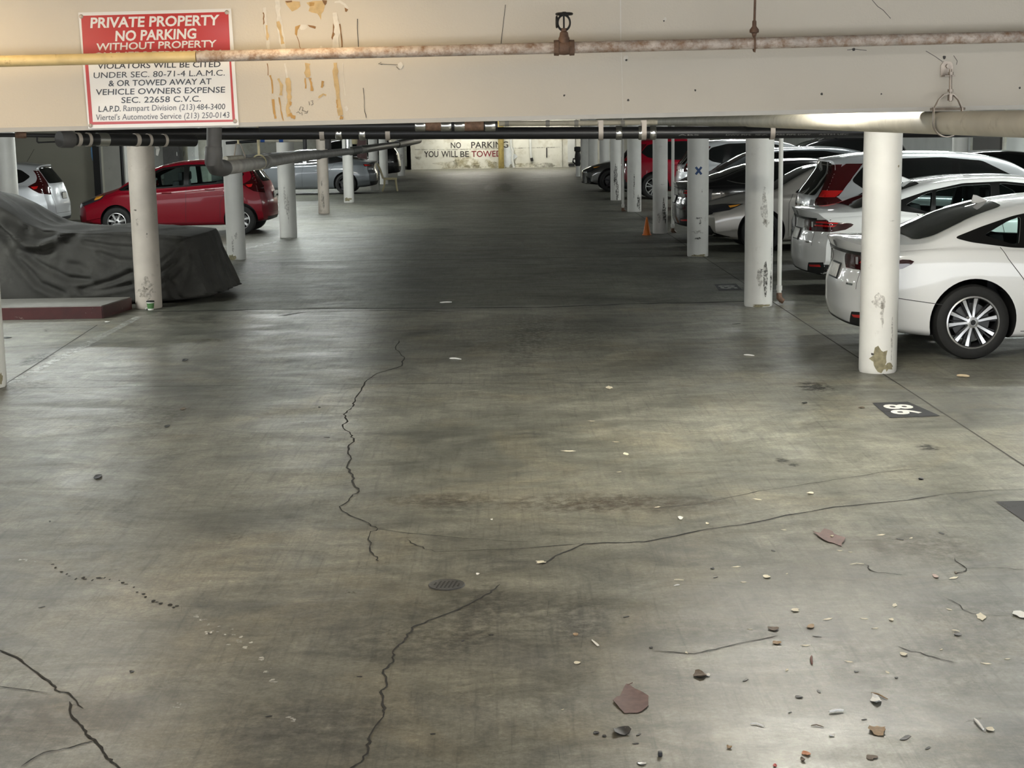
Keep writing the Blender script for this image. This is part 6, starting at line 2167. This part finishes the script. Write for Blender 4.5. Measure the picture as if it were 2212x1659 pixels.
# crossover with its nose to the aisle, light SUV, dark roof-bar SUV, red SUV, dark grey coupe
S6 = suv(L=4.4, top=[(0, 1.44), (.25, 1.48), (.7, 1.53), (1.4, 1.56), (2.0, 1.55), (2.5, 1.50), (2.85, 1.42), (3.2, 1.25), (3.55, 1.08), (3.68, 1.04), (4.1, .98), (4.4, .80)], belt=[(0, 1.05), (.5, 1.06), (1.2, 1.05), (2.4, 1.0), (3.4, .96), (3.9, .92), (4.4, .70)], nose=[(.22, 4.28), (.35, 4.37), (.55, 4.4), (.75, 4.38), (.9, 4.3), (1.1, 4.1)], tail=[(.22, .14), (.32, .04), (.45, .0), (.72, .0), (.95, .05), (1.07, .08), (1.30, .26), (1.42, .33), (1.46, .30)],
         dlo=[(.62, 1.26), (.80, 1.13), (1.05, 1.085), (2.2, 1.03), (3.1, 1.0), (3.2, 1.03), (2.85, 1.25), (2.45, 1.43), (1.9, 1.475), (1.2, 1.46), (.80, 1.38)],
         windows=[[(.74, 1.25), (.86, 1.15), (1.05, 1.11), (1.16, 1.42), (.86, 1.35)], [(1.22, 1.105), (2.02, 1.06), (2.02, 1.44), (1.3, 1.43)], [(2.12, 1.055), (3.0, 1.03), (2.76, 1.24), (2.42, 1.39), (2.12, 1.435)]],
         screens=[('rear_window', [(-.56, 1.08), (.56, 1.08), (.5, 1.32), (.40, 1.41), (-.40, 1.41), (-.5, 1.32)], 'tail'), ('windscreen', [(3.52, -.66), (3.52, .66), (2.78, .52), (2.74, 0), (2.78, -.52)], 'top')])
S6.fittings = suv_fittings()[1:2] + suv_fittings()[4:5]
build_car('crossover', S6, (3.9 + S6.L / 2, 34.4, 0), math.pi, 'dark silver crossover, bonnet and mirror seen beyond the black sedan roof', 'grey_paint', 'five', False, 0)
S7 = suv()
S7.fittings = suv_fittings()
build_car('suv', S7, (4.35 + S7.L / 2, 38.3, 0), 0, 'pale SUV with dark windows beyond the blue X pillar', 'silver_paint', 'five', False, 0)
S8 = suv(L=4.7, nose=[(.22, 4.58), (.35, 4.67), (.55, 4.7), (.75, 4.68), (.9, 4.6), (1.1, 4.4)])
S8.fittings = suv_fittings()[1:2]
cr, bv, og_ = build_car('suv', S8, (6.3 + S8.L / 2, 41.2, 0), math.pi, 'black SUV with roof bars, roof seen right of the pillar with white downpipe', 'black_paint', 'five', False, 0)
add_rails(cr, og_, S8, .7, 2.6, .52)
S9 = suv()
S9.fittings = suv_fittings()
build_car('suv', S9, (3.32 + S9.L / 2, 43.9, 0), 0, 'dark red SUV with silver wheel seen between two white pillars', 'red_paint', 'five', False, 0)
S10 = sedan(L=4.8, W=1.87, wheel_r=.345, nose=[(.17, 4.60), (.22, 4.74), (.28, 4.80), (.45, 4.79), (.60, 4.79), (.70, 4.74), (.82, 4.60), (1.0, 4.3)],
            top=[(0, 1.02), (.10, 1.03), (.5, 1.08), (.85, 1.17), (1.25, 1.29), (1.6, 1.355), (2.0, 1.39), (2.4, 1.39), (2.7, 1.36), (3.0, 1.25), (3.35, 1.08), (3.55, 1.02), (4.0, .97), (4.4, .89), (4.65, .78), (4.8, .66)])
S10.fittings = sedan_fittings()
build_car('coupe', S10, (2.58 + S10.L / 2, 48.95, 0), math.pi, 'dark grey coupe with its nose poking into the aisle at far right', 'dark_grey_paint', 'dark', False, 1)
S11 = sedan()
S11.fittings = sedan_fittings()[3:6]
build_car('sedan', S11, (8.3 + S11.L / 2, 33.2, 0), 0, 'black car, only its roof showing behind the silver SUV roof', 'black_paint', 'dark', False, 0)
S12 = suv(L=4.6)
S12.fittings = suv_fittings()[1:2] + suv_fittings()[3:5]
build_car('suv', S12, (8.75 + S12.L / 2, 28.2, 0), math.pi, 'silver SUV with sloping windscreen cut by the right edge', 'silver_paint', 'five', False, 0)


# left row: red hatchback, silver hatchback, grey sedan, dark far car
def hatch(**k):
    d = dict(L=4.06, W=1.70, wheel_r=.298, wheel_w=.19, rear_axle=.62, wheelbase=2.53, zb=.19, crown=.05, tumble=.36, arch=.045, plan_r=.26, plan_f=.40,
             top=[(0, 1.46), (.25, 1.485), (.7, 1.515), (1.3, 1.525), (1.8, 1.505), (2.2, 1.44), (2.6, 1.29), (3.05, 1.07), (3.25, .995), (3.5, .94), (3.8, .85), (4.06, .70)],
             belt=[(0, 1.02), (.4, 1.04), (1.0, 1.01), (1.8, .95), (2.8, .885), (3.3, .86), (3.7, .78), (4.06, .60)],
             tail=[(.19, .14), (.28, .04), (.40, .0), (.62, .0), (.74, .03), (.90, .07), (1.05, .13), (1.25, .27), (1.40, .37), (1.46, .36), (1.50, .38)],
             nose=[(.19, 3.96), (.28, 4.04), (.45, 4.06), (.6, 4.05), (.7, 4.0), (.82, 3.88), (1.0, 3.6)],
             dlo=[(.52, 1.22), (.66, 1.11), (.95, 1.045), (1.8, .985), (3.05, .925), (3.10, .95), (2.62, 1.20), (2.2, 1.375), (1.75, 1.43), (1.1, 1.43), (.72, 1.36)],
             windows=[[(.90, 1.085), (1.66, 1.025), (1.66, 1.395), (1.12, 1.395), (.94, 1.33)], [(1.76, 1.02), (2.52, .975), (2.52, 1.19), (2.18, 1.34), (1.76, 1.39)], [(2.58, .975), (2.98, .95), (2.60, 1.15)]],
             screens=[('rear_window', [(-.54, 1.07), (.54, 1.07), (.48, 1.36), (.40, 1.42), (-.40, 1.42), (-.48, 1.36)], 'tail'), ('windscreen', [(3.02, -.60), (3.02, .60), (2.24, .47), (2.20, 0), (2.24, -.47)], 'top')],
             seams=[[(.86, 1.05), (.92, .85), (1.02, .66), (1.04, .28)], [(1.70, .99), (1.74, .28)], [(2.84, .93), (2.86, .28)], [(.98, .26), (2.8, .26)]],
             seams2=[([(-.60, 1.05), (-.56, .45), (.56, .45), (.60, 1.05)], 'tail')],
             handles=[(1.22, .93), (2.10, .88)], mirror=(2.62, 1.0), cabin=(.75, 2.9), seats=(1.05, 1.95))
    d.update(k)
    return Car(**d)


def hatch_fittings():
    f = []
    for ax_, sg in (('right', -1), ('left', 1)):
        f.append(('tail_lamp', [([(sg * .52, 1.34), (sg * .58, 1.34), (sg * .66, 1.18), (sg * .73, 1.05), (sg * .73, .86), (sg * .60, .84), (sg * .56, 1.08)], 'tail', .006, 0), ([(.30, 1.12), (.42, 1.10), (.56, 1.02), (.46, .95), (.34, .88), (.18, .85), (.16, .98)], ax_, .006, 0), ([(.36, 1.02), (.50, 1.01), (.44, .96), (.38, .97)], ax_, .009, 1)], ['lamp_dark_red', 'lamp_red'], 'red lens with brighter corner'))
        f.append(('headlamp', [([(3.96, .70), (3.70, .80), (3.38, .86), (3.46, .76), (3.80, .64)], ax_, .004, 0), ([(sg * .42, .66), (sg * .66, .73), (sg * .66, .62), (sg * .5, .58)], 'nose', .005, 0), ([(3.62, .80), (3.42, .835), (3.50, .77), (3.62, .735)], ax_, .007, 1)], ['lamp_smoke', 'lamp_amber'], 'clear lens with amber corner'))
    f.append(('rear_bumper', [([(-.6, .36), (.6, .36), (.58, .24), (-.58, .24)], 'tail', .005, 0)], ['plastic'], None))
    f.append(('grille', [([(-.4, .66), (.4, .66), (.36, .56), (-.36, .56)], 'nose', .004, 0), ([(-.45, .42), (.45, .42), (.4, .28), (-.4, .28)], 'nose', .004, 0)], ['trim_black'], None))
    return f


H1 = hatch()
H1.fittings = hatch_fittings()
cr, bv, og_ = build_car('hatchback', H1, (-4.70 - H1.L / 2, 32.2, 0), math.pi, 'red hatchback parked nose left behind the covered car', 'red_paint', 'small', True)
add_plate(cr, og_, bv, H1.L, .78)
MB().tube([Vector((.62, .2, 1.04)) - og_, Vector((.30, .05, 1.12)) - og_, Vector((.22, -.15, 1.10)) - og_], .012, 8).build('rear_wiper', 'plastic', cr)
H2 = hatch()
H2.fittings = hatch_fittings()
cr, bv, og_ = build_car('hatchback', H2, (-9.28 - H2.L / 2, 32.9, 0), math.pi, 'silver hatchback at far left before the olive grey partition', 'silver_paint', 'small', False)
add_plate(cr, og_, bv, H2.L, .80)
MB().tube([Vector((.75, .1, 1.52)) - og_, Vector((.58, .1, 1.78)) - og_], .004, 6).build('antenna', 'plastic', cr)
T1 = sedan(L=4.69, W=1.85, rear_axle=.97, wheelbase=2.87, tumble=.40,
           top=[(0, 1.03), (.10, 1.045), (.30, 1.075), (.55, 1.13), (.85, 1.205), (1.25, 1.325), (1.6, 1.40), (2.0, 1.44), (2.4, 1.44), (2.7, 1.40), (3.0, 1.28), (3.4, 1.09), (3.7, .97), (4.0, .91), (4.4, .81), (4.69, .66)],
           tail=[(.17, .20), (.24, .10), (.31, .035), (.45, .0), (.60, .0), (.68, .02), (.74, .05), (.82, .07), (.90, .07), (.95, .06), (1.0, .03), (1.03, .0), (1.06, .02), (1.4, .3)],
           nose=[(.17, 4.55), (.25, 4.65), (.45, 4.69), (.55, 4.68), (.62, 4.62), (.72, 4.5), (1.0, 4.2)])
T1.fittings = [f for f in sedan_fittings() if f[0] in ('headlamp',)] + [('tail_lamp', [([(.10, .93), (.40, .95), (.36, .88), (.2, .86), (.08, .86)], ax_, .005, 0), ([(sg * .55, .92), (sg * .80, .95), (sg * .80, .86), (sg * .6, .85)], 'tail', .005, 0), ([(.20, .925), (.37, .935), (.34, .90), (.20, .895)], ax_, .008, 1)], ['lamp_dark_red', 'lamp_red'], 'slim red lens') for ax_, sg in (('left', 1), ('right', -1))] + [('rear_bumper', [([(-.8, .40), (.8, .40), (.7, .22), (-.7, .22)], 'tail', .005, 0)], ['plastic'], None)]
cr, bv, og_ = build_car('sedan', T1, (-4.0 - T1.L / 2, 50.35, 0), math.pi, 'gunmetal grey fastback sedan beyond the red hatchback', 'grey_paint', 'dark', False)
D1 = suv()
D1.fittings = suv_fittings()[:1] + suv_fittings()[6:7]
build_car('suv', D1, (-4.0 - D1.L / 2, 62.0, 0), math.pi, 'black SUV at the far left end beside the last white pillar', 'black_paint', 'dark', False, 0)

# ------------------------------------------------------------------ car under a grey cover
CV = Car(L=4.55, W=1.86, zb=0.0, crown=.05, tumble=.30, plan_r=.3, plan_f=.22, waist=.5,
         top=[(0, 1.0), (.5, 1.05), (1.0, 1.30), (1.6, 1.40), (1.75, 1.385), (2.0, 1.27), (2.35, 1.05), (2.55, .955), (2.8, .935), (3.4, .925), (4.0, .895), (4.4, .865), (4.55, .845)],
         belt=[(0, .92), (1.5, .92), (2.5, .86), (3.2, .86), (4.2, .81), (4.55, .79)],
         tail=[(0, -.05), (.5, 0), (1.0, .05)],
         nose=[(0, 4.80), (.12, 4.74), (.35, 4.66), (.6, 4.59), (.80, 4.54), (.86, 4.50), (1.0, 4.4)],
         plan=[(0, .96), (1.0, 1.0), (3.6, 1.0), (4.3, .985), (4.55, .97)])
CX0, CYC = -8.28, 19.98


def ridge(v):
    return 1 - 2 * abs(noise.noise(v))


def crease(px, depth, width):                     # a fold line read from the photo on the near side of the cover
    pts = []
    for u, v in px:
        p = P(u / 3.568, 280 + v / 3.568, 18.98)
        pts.append(Vector((p.x - CX0, p.z)))
    return pts, depth, width


CREASES = [crease(*c) for c in (
    ([(-60, 700), (130, 1000), (300, 1190), (480, 1262)], .045, .040), ([(110, 930), (330, 1060), (520, 1150), (680, 1160)], .040, .035),
    ([(520, 1045), (600, 1050), (650, 1090)], .028, .04), ([(1010, 1100), (850, 1175), (620, 1235)], .045, .035), ([(1010, 1190), (820, 1235), (640, 1262)], .035, .028),
    ([(640, 870), (850, 905), (1010, 915)], .025, .030), ([(500, 850), (470, 1000), (420, 1120)], .020, .060), ([(760, 960), (900, 1010), (1010, 1020)], .025, .035),
    ([(1440, 855), (1330, 950), (1225, 1040)], .030, .025), ([(1440, 870), (1340, 1010), (1225, 1110)], .035, .028), ([(1445, 880), (1370, 1080), (1250, 1190)], .030, .028), ([(1450, 890), (1420, 1100), (1370, 1290)], .030, .035), ([(1250, 1130), (1330, 1200), (1360, 1290)], .022, .028), ([(1500, 900), (1500, 1100), (1530, 1290)], .03, .03),
    ([(-40, 720), (100, 810), (205, 893), (300, 903), (400, 845), (500, 790)], -.11, .050), ([(180, 760), (280, 810), (400, 830)], .10, .055), ([(500, 790), (700, 782), (980, 790), (1200, 800), (1440, 845)], -.018, .022), ([(0, 560), (120, 700), (200, 790)], -.05, .035), ([(60, 640), (150, 760), (180, 850)], .05, .045))]


def seg_dist(p, a, b_):
    ab = b_ - a
    t = max(0, min(1, (p - a).dot(ab) / ab.length_squared))
    q = a + ab * t
    d = (p - q).length
    side = 1 if ab.x * (p.y - q.y) - ab.y * (p.x - q.x) > 0 else -1
    return d, side


def fold(p):
    x, y, z = p
    low = max(0.0, 1 - z / .88)
    side = max(0, min(1, (abs(y) - .62) / .22))
    nosew = max(0, min(1, (x - 4.25) / .2))
    dy = 0.0
    if y < -.5:
        q = Vector((x, z))
        for pts, dep, wid in CREASES:
            best, sd = 9, 1
            for a, b_ in zip(pts[:-1], pts[1:]):
                d, s2 = seg_dist(q, a, b_)
                if d < best:
                    best, sd = d, s2
            if best < wid * 4:
                dy += dep * (math.exp(-(best / wid) ** 2) - .55 * math.exp(-((best - 1.9 * wid) / (wid * 1.1)) ** 2))
    y1 = y + dy * side * (1 - nosew * .7)
    if z < .88:
        k = min(1, low * 2.2)
        w1 = noise.noise(Vector((x * 1.3, y, z * 1.3))) * .06 + (ridge(Vector((x * 3.0 + z * 2.5, z * 1.2, 9.1))) - .6) * .025
        flare = .10 * low ** 2.0
        sy = 1 if y > 0 else -1
        y2 = y1 + sy * (w1 * k + flare) * side
        n1 = 0
        for yc, sl, dep in ((-.72, .10, .05), (-.45, .25, .06), (-.15, -.05, .045), (.2, .1, .05), (.55, -.1, .05)):
            d = y - (yc + sl * (.85 - z))
            n1 -= dep * (math.exp(-(d / .05) ** 2) - .5 * math.exp(-((abs(d) - .10) / .06) ** 2))
        n1 += noise.noise(Vector((y * 2.0, x, z * 1.0))) * .05
        x2 = x + (n1 * k + .02 * low) * nosew
        corner = max(0, min(1, (x - 4.1) / .4)) * max(0, min(1, (-y - .45) / .4))
        if z < .14:
            e = (1 - z / .14)
            x2 += corner * .24 * e ** 1.5
            y2 -= corner * .06 * e
        return Vector((x2, y2, max(z, .002)))
    z2 = z + noise.noise(Vector((x * 2.0, y * 2.4, 3.1))) * .030 + (ridge(Vector((x * 1.6 + y * .8, y * 1.8 - x * .4, 2.2))) - .6) * .035 * (1 if x > 2.4 else .5)
    return Vector((x, y1, z2))


cvb = CV.body(nx=150, sub=11, deform=fold)
for i, p in enumerate(cvb.v):
    pass
o = cvb.build('car_cover', 'cover', None, (CV.L / 2, 0, 0), sharp=70)
o.location = (CX0 + CV.L / 2, CYC, 0)
tag(o, 'car under a loose dark grey fabric cover behind the red curb platform', 'covered car')
